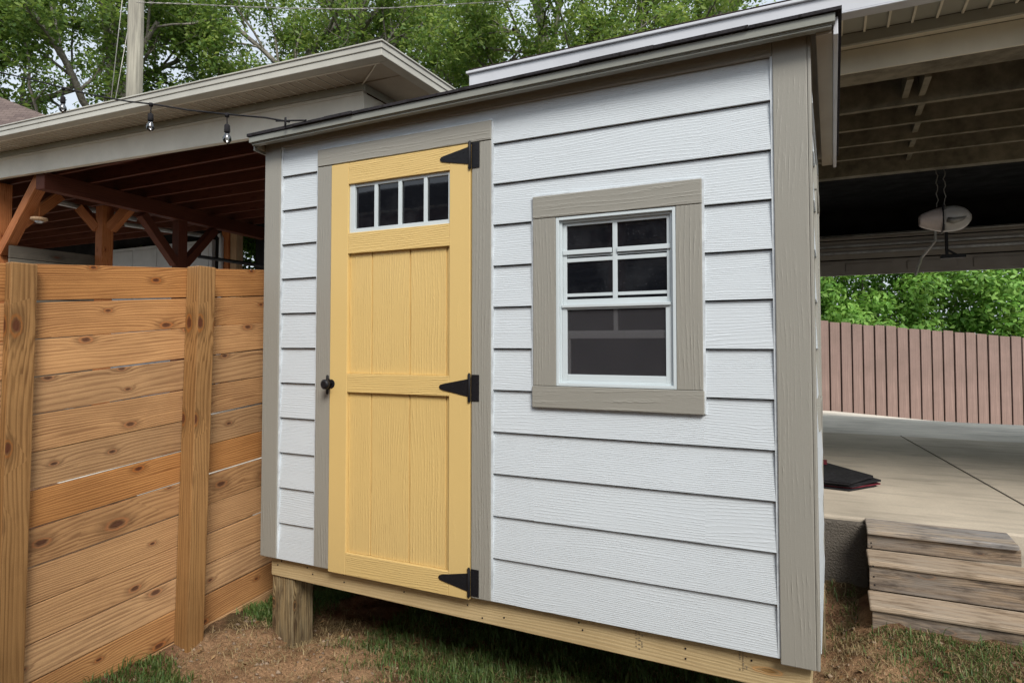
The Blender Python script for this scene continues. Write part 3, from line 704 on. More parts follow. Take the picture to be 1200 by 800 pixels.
# porch fittings
def light_tube(a, b, lab):
    t = thing('ceiling_light', lab, 'light fixture', a, 'tube lights under the porch ceiling'); a = Vector(a); b = Vector(b)
    m = MB(); m.bar(a+Vector((0, 0, .03)), b+Vector((0, 0, .03)), .10, .03); obj('housing', m, 'galv', t, .004)
    m = MB(); m.tube([a, b], .016, 10); obj('tube', m, 'white_dull', t)
light_tube((-6.55, 2.45, 2.88), (-6.75, 3.75, 2.88), 'unlit white tube light left of the lit timber post')
light_tube((-7.4, 4.0, 2.90), (-7.2, 5.3, 2.90), 'unlit white tube light right of the lit timber post')
pd = thing('pendant_light', 'small round pendant lamp hanging on a thin rod under the porch ceiling', 'lamp', (-5.93, 2.02, 2.47))
m = MB(); m.tube([(-5.93, 2.02, 3.0), (-5.93, 2.02, 2.54)], .007, 8); obj('rod', m, 'porch_lit', pd)
m = MB(); m.tube([(-5.93, 2.02, 2.548), (-5.93, 2.02, 2.54), (-5.93, 2.02, 2.515), (-5.93, 2.02, 2.50)], [.03, .085, .09, .06], 20); obj('shade', m, 'tan_wood', pd)
m = MB(); m.tube([(-5.93, 2.02, 2.4995), (-5.93, 2.02, 2.478)], [.05, .03], 16); obj('lens', m, 'white_dull', pd)

# ------------------------------------------------------------------ carport / garage (right, behind)
B = thing('carport_garage', 'open drive-through carport with white gutter and dark joists behind the shed', 'building', (5, 4.7, .05))
m = MB(); xr = 10.2
for (d, z0, z1) in ((-.006, 2.806, 2.824), (.010, 2.714, 2.8058), (.006, 2.705, 2.7138)):
    m.box(.375+d, xr, 1.30+d, 1.39, z0, z1, (1, 0, 0)); m.box(.375+d, .46, 1.3905, 6.5, z0, z1, (0, 1, 0))
obj('gutter', m, 'gutter_B', B, .004)
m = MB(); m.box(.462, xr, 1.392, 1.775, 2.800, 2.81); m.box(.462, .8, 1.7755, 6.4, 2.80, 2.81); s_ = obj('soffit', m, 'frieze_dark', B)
m = MB(); x = .5
while x < xr: m.box(x, x+.012, 1.395, 1.77, 2.788, 2.7995); x += .115
obj('soffit_rib', m, 'claddingB', s_)
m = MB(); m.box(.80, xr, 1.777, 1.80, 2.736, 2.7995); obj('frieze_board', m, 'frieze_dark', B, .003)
m = MB(); m.box(.80, xr, 1.85, 1.864, 2.597, 2.735, (1, 0, 0)); m.box(.8, xr, 1.80, 1.8495, 2.7355, 2.742); obj('beam_cladding', m, 'claddingB', B, .003)
m = MB(); m.box(.80, xr, 1.8645, 2.07, 2.60, 2.80, (1, 0, 0)); obj('timber_beam', m, 'joistB', B, .003)
m = MB(); m.hexa([(.40, 1.320, 2.838), (xr, 1.320, 2.838), (xr, 6.5, 2.838), (.40, 6.5, 2.838), (3.0, 3.8, 3.55), (xr-2.6, 3.8, 3.55), (xr-2.6, 4.0, 3.55), (3.0, 4.0, 3.55)], (1, 0, 0)); m.box(.385, xr, 1.306, 6.5, 2.8245, 2.8375)
obj('roof', m, 'shingle_B', B)
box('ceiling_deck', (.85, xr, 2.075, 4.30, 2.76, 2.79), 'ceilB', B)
for y in (2.4, 2.8, 3.2, 3.6): m = MB(); m.box(.85, xr, y, y+.04, 2.545, 2.755, (1, 0, 0)); obj('joist', m, 'joistB', B, .002)
m = MB(); m.box(.85, xr, 4.0, 4.10, 2.50, 2.755, (1, 0, 0)); obj('joist', m, 'joistB', B, .002)
for y, x in ((2.08, 2.92), (2.08, 3.01), (2.445, 3.03), (2.845, 3.05), (3.245, 3.066), (3.645, 3.08)): box('blocking', (x, x+.035, y, y+(.315 if y < 2.1 else .35), 2.585, 2.755), 'joistB', B)
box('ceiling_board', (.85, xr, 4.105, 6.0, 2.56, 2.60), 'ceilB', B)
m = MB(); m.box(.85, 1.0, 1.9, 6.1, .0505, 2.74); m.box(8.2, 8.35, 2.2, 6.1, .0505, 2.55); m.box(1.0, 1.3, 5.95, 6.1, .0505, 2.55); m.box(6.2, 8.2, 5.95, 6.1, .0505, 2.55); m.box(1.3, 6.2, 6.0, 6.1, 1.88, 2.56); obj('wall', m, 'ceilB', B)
for x in (.86, 9.9): box('post', (x, x+.14, 1.87, 2.01, .0505, 2.597), 'claddingB', B, .004, (0, 0, 1))
# raised sectional door
prof = [(5.92, 1.812), (5.92, 1.992), (5.87, 2.055), (5.84, 2.125), (5.82, 2.20), (5.81, 2.27)]
m = MB()
for (a, b) in zip(prof, prof[1:]):
    dy, dz2 = b[0]-a[0], b[1]-a[1]; L = math.hypot(dy, dz2); ny_, nz_ = -dz2/L*.04, dy/L*.04
    g = .006/L; a = (a[0]+dy*g, a[1]+dz2*g); b = (b[0]-dy*g, b[1]-dz2*g)
    m.hexa([(1.32, a[0], a[1]), (6.18, a[0], a[1]), (6.18, b[0], b[1]), (1.32, b[0], b[1]), (1.32, a[0]-ny_, a[1]-nz_), (6.18, a[0]-ny_, a[1]-nz_), (6.18, b[0]-ny_, b[1]-nz_), (1.32, b[0]-ny_, b[1]-nz_)], (1, 0, 0))
gd = obj('garage_door', m, 'gdoor', B, .004)
m = MB()
for i in range(8): m.box(1.45+i*.60, 1.45+i*.60+.46, 5.905, 5.9195, 1.852, 1.952)
obj('door_panel', m, 'gdoor', gd, .01)
m = MB(); m.bar((1.33, 5.84, 2.06), (6.17, 5.84, 2.06), .03, .025); m.bar((1.33, 5.79, 2.13), (6.17, 5.79, 2.13), .02, .02); m.tube([(1.33, 5.77, 2.24), (6.17, 5.77, 2.24)], .012, 8); obj('strut', m, 'galv', gd)
for x in (1.30, 6.20): m = MB(); m.tube([(x, 5.86, .06), (x, 5.86, 1.9), (x, 5.75, 2.2), (x, 5.5, 2.34), (x, 4.4, 2.38)], .02, 6); obj('track', m, 'galv', B)
# opener
op = thing('garage_opener', 'grey ceiling garage door opener with rounded lamp lenses hanging on chains', 'door opener', (3.37, 4.2, 2.0))
def lobes(name, x0, x1, r0, r1, mat, cz=2.095):
    m = MB(); n = 9; pts = []; rr = []
    for i in range(n):
        t = i/(n-1); pts.append((x0+(x1-x0)*t, 4.2, cz)); rr.append(t)
    i0 = len(m.v); K = 20
    for i, p in enumerate(pts):
        t = i/(n-1); hz = r0(t); hy = r1(t)
        for j in range(K):
            a = 2*math.pi*j/K; m.v.append((p[0], p[1]+hy*math.cos(a), p[2]+hz*math.sin(a)*1.0))
    for i in range(n-1):
        for j in range(K):
            m.f.append((i0+i*K+j, i0+i*K+(j+1) % K, i0+(i+1)*K+(j+1) % K, i0+(i+1)*K+j)); m.uv += [(0, 0)]*4; m.smooth.append(True)
    m.f.append(tuple(i0+j for j in range(K))); m.uv += [(0, 0)]*K; m.smooth.append(False)
    m.f.append(tuple(i0+(n-1)*K+j for j in range(K))); m.uv += [(0, 0)]*K; m.smooth.append(False)
    return obj(name, m, mat, op)
lobes('lens', 3.190, 3.352, lambda t: .045+.062*t**.7, lambda t: .06+.05*t, 'lens')
lobes('housing', 3.356, 3.56, lambda t: .108*max(.25, math.sqrt(max(0, 1-(max(0, t-.35)/.66)**2))), lambda t: .13*max(.3, math.sqrt(max(0, 1-(max(0, t-.35)/.66)**2))), 'opener')
m = MB(); m.box(3.348, 3.360, 4.09, 4.31, 1.985, 2.205); obj('seam_band', m, 'black_metal', op, .003)
m = MB(); m.tube([(3.375, 4.072, 2.07), (3.42, 4.066, 2.055), (3.48, 4.085, 2.07), (3.53, 4.13, 2.11)], [.022, .026, .018, .006], 10); obj('vent_band', m, 'galv', op)
for dx in (-.03, .025):
    m = MB(); pts = [(3.355+dx+.008*math.sin(i*1.9+dx*90), 4.2+.006*math.cos(i*2.3), 2.20+i*.0301) for i in range(12)]; m.tube(pts, .004, 6); obj('hanging_chain', m, 'galv', op)
m = MB(); m.bar((3.40, 4.95, 2.02), (3.29, 4.98, 1.87), .045, .014); m.bar((3.29, 4.98, 1.878), (3.235, 5.0, 1.70), .05, .014); m.bar((3.40, 4.95, 2.20), (3.398, 4.95, 2.01), .02, .02); obj('door_arm', m, 'galv', op, .002)
m = MB(); m.box(3.48, 3.505, 4.98, 5.01, 1.88, 2.16); m.box(3.44, 3.64, 4.96, 5.03, 1.850, 1.885); m.bar((3.50, 5.0, 1.93), (3.60, 5.0, 1.86), .02, .02); obj('trolley', m, 'black_metal', op, .003)

# ------------------------------------------------------------------ wooden steps, footing, mats
st = thing('wooden_steps', 'three weathered wooden steps against the concrete slab right of the shed', 'steps', (3.1, 1.5, -.36))
x0, x1 = 2.650, 3.40
m = MB(); m.box(x0, 3.30, 1.60, 1.855, .028, .054, (1, 0, 0)); obj('tread', m, 'steps_grey', st, .006, 'silver-grey weathered top tread')
for (xa, xb, ya, yb, zt) in ((x0-.005, 3.62, 1.40, 1.62, -.050), (x0-.010, 3.72, 1.19, 1.41, -.196)):
    m = MB(); m.box(xa, xb, ya, yb, zt-.028, zt, (1, 0, 0)); obj('tread', m, 'steps', st, .008)
for (xa, xb, y, za, zb) in ((x0+.002, 3.31, 1.622, -.0495, .0275), (x0, 3.6, 1.412, -.1955, -.0785), (x0, 3.7, 1.205, -.40, -.2245)):
    m = MB(); m.box(xa, xb, y, y+.035, za, zb, (1, 0, 0)); obj('riser', m, 'steps_riser', st, .004)
m = MB(); m.box(x0+.02, x0+.055, 1.245, 1.85, -.42, -.225); m.box(x0+.02, x0+.055, 1.66, 1.85, -.2245, .0275); m.box(3.5, 3.535, 1.43, 1.85, -.42, -.1); obj('stringer', m, 'steps', st)
m = MB()
for (x, z) in ((2.67, -.02), (2.672, -.04), (2.67, -.13), (2.673, -.17), (2.667, -.075)):
    y = 1.622 if z > -.045 else 1.412 if z < -.1 else 1.40
    m.tube([(x, y, z), (x, y-.002, z)], .004, 8)
obj('nail_head', m, 'black_metal', st)
m = MB(); m.box(.36, 2.66, 1.80, 1.858, -.9, .030); o = obj('slab_footing', m, 'footing', None, .01); o['kind'] = 'structure'
# stack of rubber mats
mt = thing('mat_stack', 'stack of thin black rubber mats with red edges lying on the slab', 'mats', (2.5, 2.9, .054))
z = .0535
for i in range(6):
    j = [random.uniform(-.03, .03) for _ in range(8)]; h = .008
    c = [(2.12+j[0], 2.62+j[1]), (2.60+j[2]*.6, 2.58+j[3]), (2.76+j[4], 2.83+j[5]), (2.46+j[6], 3.34+j[7])]
    m = MB(); m.hexa([(a, b, z+(.006*(k == 2)*i*.3)) for k, (a, b) in enumerate(c)]+[(a, b, z+h+(.012 if k == 2 else 0)*i*.3) for k, (a, b) in enumerate(c)])
    obj('mat', m, 'red' if i in (1,) else 'rubber', mt, .002); z += h+.002
m = MB(); m.box(2.36, 2.452, 3.16, 3.30, z+.006, z+.022); obj('mat', m, 'red', mt, .002)

# ------------------------------------------------------------------ metal fence, hedge
mf = thing('metal_fence', 'tall brown ribbed metal fence at the end of the driveway', 'fence', (4.0, 11.9, -.4))
d = Vector((3.30, 1.53, 0)).normalized(); o0 = Vector((2.38, 11.15, 0)); n = Vector((d.y, -d.x, 0))
m = MB(); s = -7.0; k = 0
def fz(s): return -.20-.083*s, 1.475-.083*s
while s < 10:
    w = .178+random.uniform(-.006, .006); zb, zt = fz(s); off = random.uniform(-.004, .004); zt += random.uniform(-.01, .012)
    a = o0+d*s; b = o0+d*(s+w)
    def PP(v, q, z): return (v.x+n.x*q, v.y+n.y*q, z)
    m.hexa([PP(a, .03+off, zb-.1), PP(b, .03+off, zb-.1), PP(b, .0+off, zb-.1), PP(a, .0+off, zb-.1), PP(a, .03+off, zt), PP(b, .03+off, zt-.012), PP(b, 0+off, zt-.012), PP(a, 0+off, zt)], (0, 0, 1)); s += w+.030
obj('ribbed_sheet', m, 'mfence', mf, .004)
M['mfence_dk'] = plain('dark_brown_metal', (.085, .05, .04), .7, .2)
m = MB(); a = o0-d*7-n*.02; b = o0+d*10-n*.02
m.hexa([(a.x, a.y, fz(-7)[0]), (b.x, b.y, fz(10)[0]), (b.x, b.y+.02, fz(10)[0]), (a.x, a.y+.02, fz(-7)[0]), (a.x, a.y, fz(-7)[1]-.02), (b.x, b.y, fz(10)[1]-.02), (b.x, b.y+.02, fz(10)[1]-.02), (a.x, a.y+.02, fz(-7)[1]-.02)]); obj('backing_rail', m, 'mfence_dk', mf)

def leaves_mesh(name, centers, normals, sizes, mat, rgen, tri=False):
    """many small leaf quads (slightly folded diamonds) as one mesh"""
    N = len(centers); u = rgen.normal(size=(N, 3)); u -= (u*normals).sum(1, keepdims=True)*normals; u /= np.linalg.norm(u, axis=1, keepdims=True)+1e-9
    w = np.cross(normals, u); s = sizes[:, None]
    p0 = centers-u*s; p2 = centers+u*s; fold = normals*s*.18
    p1 = centers+w*s*.46-u*s*.12+fold; p3 = centers-w*s*.46-u*s*.12+fold
    V = np.stack([p0, p1, p2, p3], 1).reshape(-1, 3); Q = np.arange(4*N).reshape(N, 4)
    me = bpy.data.meshes.new(name); fast_mesh(me, V, Q); me.materials.append(M[mat]); return me
def unit(v): return v/(np.linalg.norm(v, axis=-1, keepdims=True)+1e-9)

# hedge behind the metal fence
g = np.random.default_rng(3); N = 170000
s_ = g.uniform(-5, 10, N); clump = g.uniform(size=(620, 3)); cs = np.stack([-5+clump[:, 0]*15, clump[:, 1]*1.6, clump[:, 2]*4.6], 1)
ci = g.integers(0, 620, N); rr = .30+.25*g.random(620)
dirs = unit(g.normal(size=(N, 3))); rad = g.random(N)**.35
loc = cs[ci]+dirs*(rr[ci]*rad)[:, None]*np.array([1.25, 1, .8])
zb = -.6-.05*loc[:, 0]
cen = np.stack([o0.x+d.x*loc[:, 0]-n.x*(.75+loc[:, 1]), o0.y+d.y*loc[:, 0]-n.y*(.75+loc[:, 1]), zb+loc[:, 2]], 1)
nn = unit(dirs*.8+g.normal(size=(N, 3))*.7+np.array([-.1, -.4, .7]))
me = leaves_mesh('leaves', cen-np.array([4.5, 13.2, -.6]), nn, g.uniform(.04, .085, N), 'leaf_hedge', g)
hd = thing('hedge', 'dense bright green leafy hedge rising behind the brown metal fence', 'hedge', (4.5, 13.2, -.6))
ho = bpy.data.objects.new('leaves', me); col.objects.link(ho); ho.parent = hd
m = MB()
for i in range(40):
    a = random.uniform(-5, 10); q = random.uniform(1.7, 2.4); p = o0+d*a-n*q
    m.tube([(p.x, p.y, -1.3), (p.x+random.uniform(-.2, .2), p.y, .8), (p.x+random.uniform(-.5, .5), p.y+random.uniform(-.3, .3), 3.4)], [.035, .025, .01], 6)
obj('stems', m, 'bark', hd)

# ------------------------------------------------------------------ trees
def make_tree(name, seed, H, spread, leafmat_, nleaf, label, loc, base_h=.28, lsize=(.07, .13), lean=(0, 0), tips_per=1.0):
    g = np.random.default_rng(seed); rd = random.Random(seed); mb = MB(); tips = []
    def grow(p, d, L, r, lev):
        n = 6 if lev < 2 else 4; pts = [p.copy()]; rr = [r]; q = p.copy(); dd = d.copy()
        for i in range(n):
            dd = (dd+Vector((rd.gauss(0, .13+.04*lev), rd.gauss(0, .13+.04*lev), rd.gauss(.03 if lev else .02, .09)))).normalized()
            q = q+dd*(L/n); pts.append(q.copy()); rr.append(r*(1-(.45 if lev < 3 else .8)*(i+1)/n))
        mb.tube(pts, rr, 10 if lev == 0 else 7 if lev == 1 else 5 if lev == 2 else 4, cap=False)
        if lev >= 3: tips.extend(pts[1:]); return
        if lev == 2: tips.extend(pts[3:])
        kids = {0: 9, 1: 6, 2: 5}[lev]
        for k in range(kids):
            t = (base_h*1.4+(1-base_h*1.4)*(k+.5)/kids) if lev == 0 else (.3+.7*(k+rd.random())/kids)
            i = min(n-1, int(t*n)); f = t*n-i; P0 = pts[i].lerp(pts[i+1], min(1, f)); ax = (pts[i+1]-pts[i]).normalized()
            az = k*2.4+rd.uniform(-.5, .5); side = ax.orthogonal().normalized(); side.rotate(Matrix.Rotation(az, 3, ax))
            ang = rd.uniform(.65, 1.15) if lev == 0 else rd.uniform(.45, 1.0)
            nd = (ax*math.cos(ang)+side*math.sin(ang)).normalized()
            if lev > 0: nd = (nd+Vector((0, 0, .12))).normalized()
            LL = {0: spread*(1.15-.55*t), 1: spread*.5, 2: spread*.26}[lev]*rd.uniform(.75, 1.2)
            grow(P0, nd, LL, rr[i]*{0: .48, 1: .5, 2: .5}[lev], lev+1)
        if lev == 0: grow(q, dd, spread*.6, rr[-1], 1)
    grow(Vector((0, 0, 0)), Vector((lean[0], lean[1], 1)).normalized(), H*.72, H*.022, 0)
    T = np.array([tuple(t) for t in tips]); K = len(T)
    dens = g.random(K)**1.5+.15; dens /= dens.sum(); ci = g.choice(K, nleaf, p=dens)
    dirs = unit(g.normal(size=(nleaf, 3))); rad = (g.random(nleaf)**.5)*(.35+.4*g.random(K))[ci]
    cen = T[ci]+dirs*rad[:, None]*np.array([1.15, 1.15, .65]); nn = unit(dirs*.4+g.normal(size=(nleaf, 3))*.6+np.array([0, 0, .75]))
    t = thing('tree', label, 'tree', loc, 'trees beyond the roofs'); t.name = name
    off = Vector(loc); mb.v = [(a+off.x, b+off.y, c+off.z) for a, b, c in mb.v]
    obj('trunk', mb, 'bark', t)
    me = leaves_mesh('crown', cen, nn, g.uniform(lsize[0], lsize[1], nleaf), leafmat_, g)
    o = bpy.data.objects.new('crown', me); col.objects.link(o); o.parent = t
    return t

TR = [  # x, y, seed, height, spread, leaves, leaf count, label
 (-27.5, 8.2, 1, 21, 6.5, 'leaf_dark', 62000, 'dark green broad tree at the far left above the neighbour roof'),
 (-24.0, 12.6, 2, 20, 5.2, 'leaf_dark', 34000, 'dark green tree just left of the utility pole'),
 (-20.6, 18.5, 3, 22, 5.5, 'leaf_dark', 9000, 'tree with thick grey limbs just right of the utility pole'),
 (-16.2, 20.5, 4, 21, 5.6, 'leaf_light', 14000, 'open-crowned tree above the porch roof with sky showing between its limbs'),
 (-11.5, 19.0, 5, 20, 6.0, 'leaf_light', 36000, 'yellow-green tree above the corner of the porch gutter'),
 (-7.6, 21.5, 6, 20, 6.2, 'leaf_light', 36000, 'yellow-green tree rising above the left end of the white gutter'),
 (-2.8, 23.5, 7, 20, 6.2, 'leaf_light', 27000, 'tree with pale bare limbs above the middle of the white gutter'),
 (1.5, 26.0, 8, 21, 6.2, 'leaf_dark', 40000, 'tree showing just above the right end of the shed roof'),
]
for (x, y, sd_, H, sp, lm, nl, lab) in TR:
    make_tree('tree', sd_, H, sp, lm, nl, lab, (x, y, -1.0), lsize=(.07, .135), lean=(random.uniform(-.12, .12), random.uniform(-.1, .1)))
make_tree('tree', 9, 6.5, 2.6, 'leaf_hedge', 30000, 'leafy bright green young tree seen through the porch opening', (-9.6, 8.2, -1.0), base_h=.1, lsize=(.05, .09))
# ------------------------------------------------------------------ utility pole, wires, neighbouring roof
up = thing('utility_pole', 'weathered grey wooden utility pole rising behind the porch roof', 'pole', (-12.83, 7.63, -1.2))
m = MB(); m.tube([(-12.83, 7.63, -1.2), (-12.83, 7.63, 12.5)], [.21, .165], 20); obj('pole', m, 'pole', up)
def sag(a, b, s, n=16):
    a = Vector(a); b = Vector(b); return [a.lerp(b, i/n)-Vector((0, 0, s*4*(i/n)*(1-i/n))) for i in range(n+1)]
cp = [(-12.434, 7.38, 9.303), (-11.857, 8.325, 9.578), (-11.359, 9.452, 9.934), (-10.747, 10.634, 10.306), (-9.953, 11.796, 10.646), (-9.059, 13.005, 11.048), (-8.118, 14.345, 11.559), (-7.155, 15.915, 12.183), (-6.049, 17.554, 12.845), (-3.408, 21.039, 14.3)]
def twist(off, rad):
    out = []
    for k in range(len(cp)-1):
        for q in range(24):
            t = q/24; p = Vector(cp[k]).lerp(Vector(cp[k+1]), t); a = (k*24+q)*.75+off
            out.append(p+Vector((0, math.cos(a), math.sin(a)))*rad)
    return out
m = MB(); m.tube(twist(0, .012), .008, 5); m.tube(twist(3.14, .012), .008, 5)
o = obj('overhead_cable', m, 'galv'); tag(o, 'twisted grey overhead cable running right from the utility pole', 'cable')
for (a, b, lab) in (((-12.85, 7.5, 11.8), (-15.3, 8.2, 3.5), 'thin steel guy wire slanting left of the pole, the outer one'), ((-12.8, 7.5, 9.3), (-14.2, 7.6, 4.6), 'thin steel guy wire slanting from the pole, the inner one')):
    m = MB(); m.tube([a, b], .011, 6); o = obj('guy_wire', m, 'galv'); tag(o, lab, 'wire', 'guy wires')
nb = thing('neighbour_house', 'distant house showing only a brown shingled roof at the left edge', 'house', (-19, 9.5, -1))
m = MB(); P0 = [(-24.3, 4.2), (-16.7, 8.6), (-18.4, 14), (-27, 11.4)]
m.hexa([(a, b, -1) for a, b in P0]+[(a, b, 6.94) for a, b in P0]); obj('wall', m, 'claddingA', nb)
m = MB(); m.hexa([(-25, 3.0, 6.95), (-15.95, 8.35, 6.95), (-18, 15, 6.95), (-28, 12, 6.95), (-21.1, 7.45, 9.0), (-21.0, 7.5, 9.0), (-22.6, 10.6, 9.0), (-22.7, 10.6, 9.0)], (1, .5, 0)); obj('roof', m, 'shingle_N', nb)

# ------------------------------------------------------------------ open porch on the photographer's side (seen mirrored in the panes)
M['rear_paint'] = plain('rear_ceiling_paint', (.85, .85, .85), .6, .2, nz=3, amt=.2)
rp = thing('rear_porch', 'dark timber porch mirrored in the shed window panes', 'porch', (0, -6.5, -.4))
for i in range(34):
    x = -5.2+i*.30; box('ceiling_board', (x, x+.27, -9.5, -3.5, 2.52+(i%2)*.004, 2.54), 'rear_paint', rp, 0, (0, 1, 0))
m = MB(); m.box(-5.3, 5.1, -9.6, -3.4, 2.60, 2.75); obj('roof', m, 'shingle_dark', rp)
for y in (-3.6, -5.5, -7.5): box('beam', (-5.2, 5.0, y-.06, y+.06, 2.34, 2.515), 'porch_wood', rp, .004, (1, 0, 0))
for x in (-5.1, -2.4, .6, 4.8): box('post', (x, x+.14, -3.68, -3.54, -.5, 2.338), 'porch_wood', rp, .004, (0, 0, 1))
m = MB()
for i in range(19): m.hexa([(-5.2, -9.5, -.4+i*.16), (5.1, -9.5, -.4+i*.16), (5.1, -9.48, -.4+i*.16), (-5.2, -9.48, -.4+i*.16), (-5.2, -9.5, -.4+i*.16+.158), (5.1, -9.5, -.4+i*.16+.158), (5.1, -9.497, -.4+i*.16+.158), (-5.2, -9.497, -.4+i*.16+.158)], (1, 0, 0))
obj('wall', m, 'wall_dark', rp)

# ------------------------------------------------------------------ string lights
sl = thing('string_lights', 'black string light cable with clear bulbs strung to the shed eave', 'string lights', (.148, -.09, 2.1))
cab = [(-4.2, -.10, 3.50), (-3.2, -.10, 3.105), (-2.301, -.1, 2.789), (-1.953, -.1, 2.68), (-1.595, -.1, 2.562), (-1.29, -.1, 2.462), (-.976, -.1, 2.374), (-.77, -.1, 2.325), (-.481, -.1, 2.245), (-.194, -.1, 2.177), (.071, -.1, 2.118), (.148, -.102, 2.096), (.238, -.104, 2.070)]
m = MB(); m.tube(cab, .0042, 6)
for k in range(len(cab)-1):
    pass
obj('cable', m, 'rubber', sl)
m = MB(); m.tube([(.15, -.103, 2.088), (.34, -.103, 2.062)], .004, 6); m.tube([(.215, -.106, 2.094), (.215, -.108, 2.050)], .005, 6); obj('clip', m, 'rubber', sl)
def bulb(x, y, z, tiltx=0):
    m = MB()
    m.tube([(x, y, z+.006), (x, y, z-.012)], [.011, .010], 10)
    m.tube([(x, y, z-.012), (x+tiltx*.4, y, z-.052)], .0028, 6)
    x2 = x+tiltx*.4
    m.tube([(x2, y, z-.050), (x2, y, z-.056), (x2+tiltx*.1, y, z-.088), (x2+tiltx*.1, y, z-.092)], [.009, .0135, .0145, .012], 14)
    b = obj('socket', m, 'rubber', sl)
    x3 = x2+tiltx*.15; q = MB(); zz = z-.092
    q.tube([(x3, y, zz), (x3, y, zz-.010), (x3+tiltx*.05, y, zz-.024), (x3+tiltx*.08, y, zz-.038), (x3+tiltx*.1, y, zz-.050), (x3+tiltx*.1, y, zz-.056)], [.010, .0125, .0195, .0205, .013, .003], 18)
    obj('bulb', q, 'bulb', b)
    q = MB(); q.tube([(x3-.005, y, zz-.002), (x3-.006, y, zz-.022), (x3, y, zz-.028), (x3+.006, y, zz-.022), (x3+.005, y, zz-.002)], .0012, 5); obj('filament', q, 'lens', b)
bulb(-1.595, -.10, 2.560, .0); bulb(-.777, -.10, 2.325, -.004); bulb(-.187, -.10, 2.174, .004)

# ------------------------------------------------------------------ grass, straw, pebbles
def blades(name, pts, hmin, hmax, mat, seed, lean=.5, wid=.0022):
    g = np.random.default_rng(seed); N = len(pts); h = g.uniform(hmin, hmax, N)*(g.random(N)*.5+.6); az = g.uniform(0, 6.283, N)
    dx, dy = np.cos(az), np.sin(az); ln = g.uniform(.1, 1, N)*lean*h; w = wid*g.uniform(.6, 1.3, N)
    b = np.stack([pts[:, 0], pts[:, 1], gz(pts[:, 0], pts[:, 1])-.004], 1); px = np.stack([-dy, dx, 0*dx], 1)*w[:, None]
    mid = b+np.stack([dx*ln*.35, dy*ln*.35, h*.6], 1); tip = b+np.stack([dx*ln, dy*ln, h*(1-.25*lean)], 1)
    V = np.stack([b-px, b+px, mid+px*.8, mid-px*.8, tip], 1).reshape(-1, 3); i = np.arange(N)*5
    me = bpy.data.meshes.new(name); n4 = N; nt = N
    verts = V; loops = np.concatenate([np.stack([i, i+1, i+2, i+3], 1), np.stack([i+3, i+2, i+4, i+4], 1)], 0)
    # second set are triangles: build with separate lists
    me.vertices.add(len(V)); me.vertices.foreach_set('co', V.astype(np.float32).ravel())
    li = np.concatenate([np.stack([i, i+1, i+2, i+3], 1).ravel(), np.stack([i+3, i+2, i+4], 1).ravel()])
    me.loops.add(len(li)); me.loops.foreach_set('vertex_index', li.astype(np.int32))
    me.polygons.add(2*N); st_ = np.concatenate([np.arange(N)*4, 4*N+np.arange(N)*3]); tt = np.concatenate([np.full(N, 4), np.full(N, 3)])
    me.polygons.foreach_set('loop_start', st_.astype(np.int32)); me.polygons.foreach_set('loop_total', tt.astype(np.int32)); me.update(calc_edges=True)
    me.materials.append(M[mat]); o = bpy.data.objects.new(name, me); col.objects.link(o); return o
def scatter(N, x0, x1, y0, y1, seed, fn=None, clump=0.0):
    g = np.random.default_rng(seed); k = max(8, N//45); c = np.stack([g.uniform(x0, x1, k), g.uniform(y0, y1, k)], 1)
    p = c[g.integers(0, k, N)]+g.normal(0, .035, (N, 2)); q = np.stack([g.uniform(x0, x1, N), g.uniform(y0, y1, N)], 1)
    p = np.where((g.random(N) < clump)[:, None], p, q)
    if fn is not None: p = p[g.random(len(p)) < fn(p[:, 0], p[:, 1])]
    return p
def inside_slab(x, y): return (y > 1.80) | ((x > 2.60) & (y > 1.16) & (x < 3.75))
def dirt(x, y):   # 1 in bare dirt
    a = np.exp(-(((x-.22)/.58)**2+((y+.16)/.38)**2)**2)
    b = np.exp(-(((x-2.52)/.22)**2+((y-.75)/.45)**2)**2)
    return np.clip(a+b, 0, 1)
gr = np.concatenate([
    scatter(20000, .42, 2.3, .02, .75, 21, lambda x, y: .9*(1-dirt(x, y)), .7),
    scatter(4500, -.2, .0, .05, .75, 22, None, .7),
    scatter(6500, -.2, .05, -1.3, -.42, 23, lambda x, y: .9*(1-.8*dirt(x, y)), .6),
    scatter(9000, .3, 2.6, -1.3, .0, 24, lambda x, y: .8*(1-dirt(x, y)), .7),
    scatter(26000, 2.46, 4.4, -.2, 1.78, 25, lambda x, y: np.where(inside_slab(x, y), 0, (1-dirt(x, y))*np.clip(.25+.9*(np.sin(x*5+y*3)*.5+.5)*sst(2.55, 2.9, x), 0, 1)), .7),
    scatter(5000, 3.8, 6, -.5, 1.8, 26, None, .5)])
gr2 = scatter(42000, 2.5, 4.3, -.1, 1.72, 27, lambda x, y: np.where(inside_slab(x, y), 0, (1-dirt(x, y))*sst(2.5, 2.85, x)), .8)
o = blades('short_grass', gr2, .010, .038, 'grass', 33, 1.3, .0018); o['kind'] = 'stuff'; tag(o, 'short trampled green-brown grass in front of the wooden steps', 'grass')
o = blades('grass', gr, .025, .075, 'grass', 31, .9); o['kind'] = 'stuff'; tag(o, 'short green grass tufts around the edges of the bare dirt', 'grass')
sw_ = np.concatenate([scatter(4600, -.15, .9, -.8, .5, 41, None, .5), scatter(16000, 2.45, 3.9, -.2, 1.78, 42, lambda x, y: np.where(inside_slab(x, y), 0, .8), .6), scatter(2500, .4, 2.2, .0, .6, 43, None, .5)])
o = blades('dry_grass', sw_, .02, .05, 'straw', 44, 2.6, .0014); o['kind'] = 'stuff'; tag(o, 'dry straw-coloured grass scattered over the soil', 'dry grass')
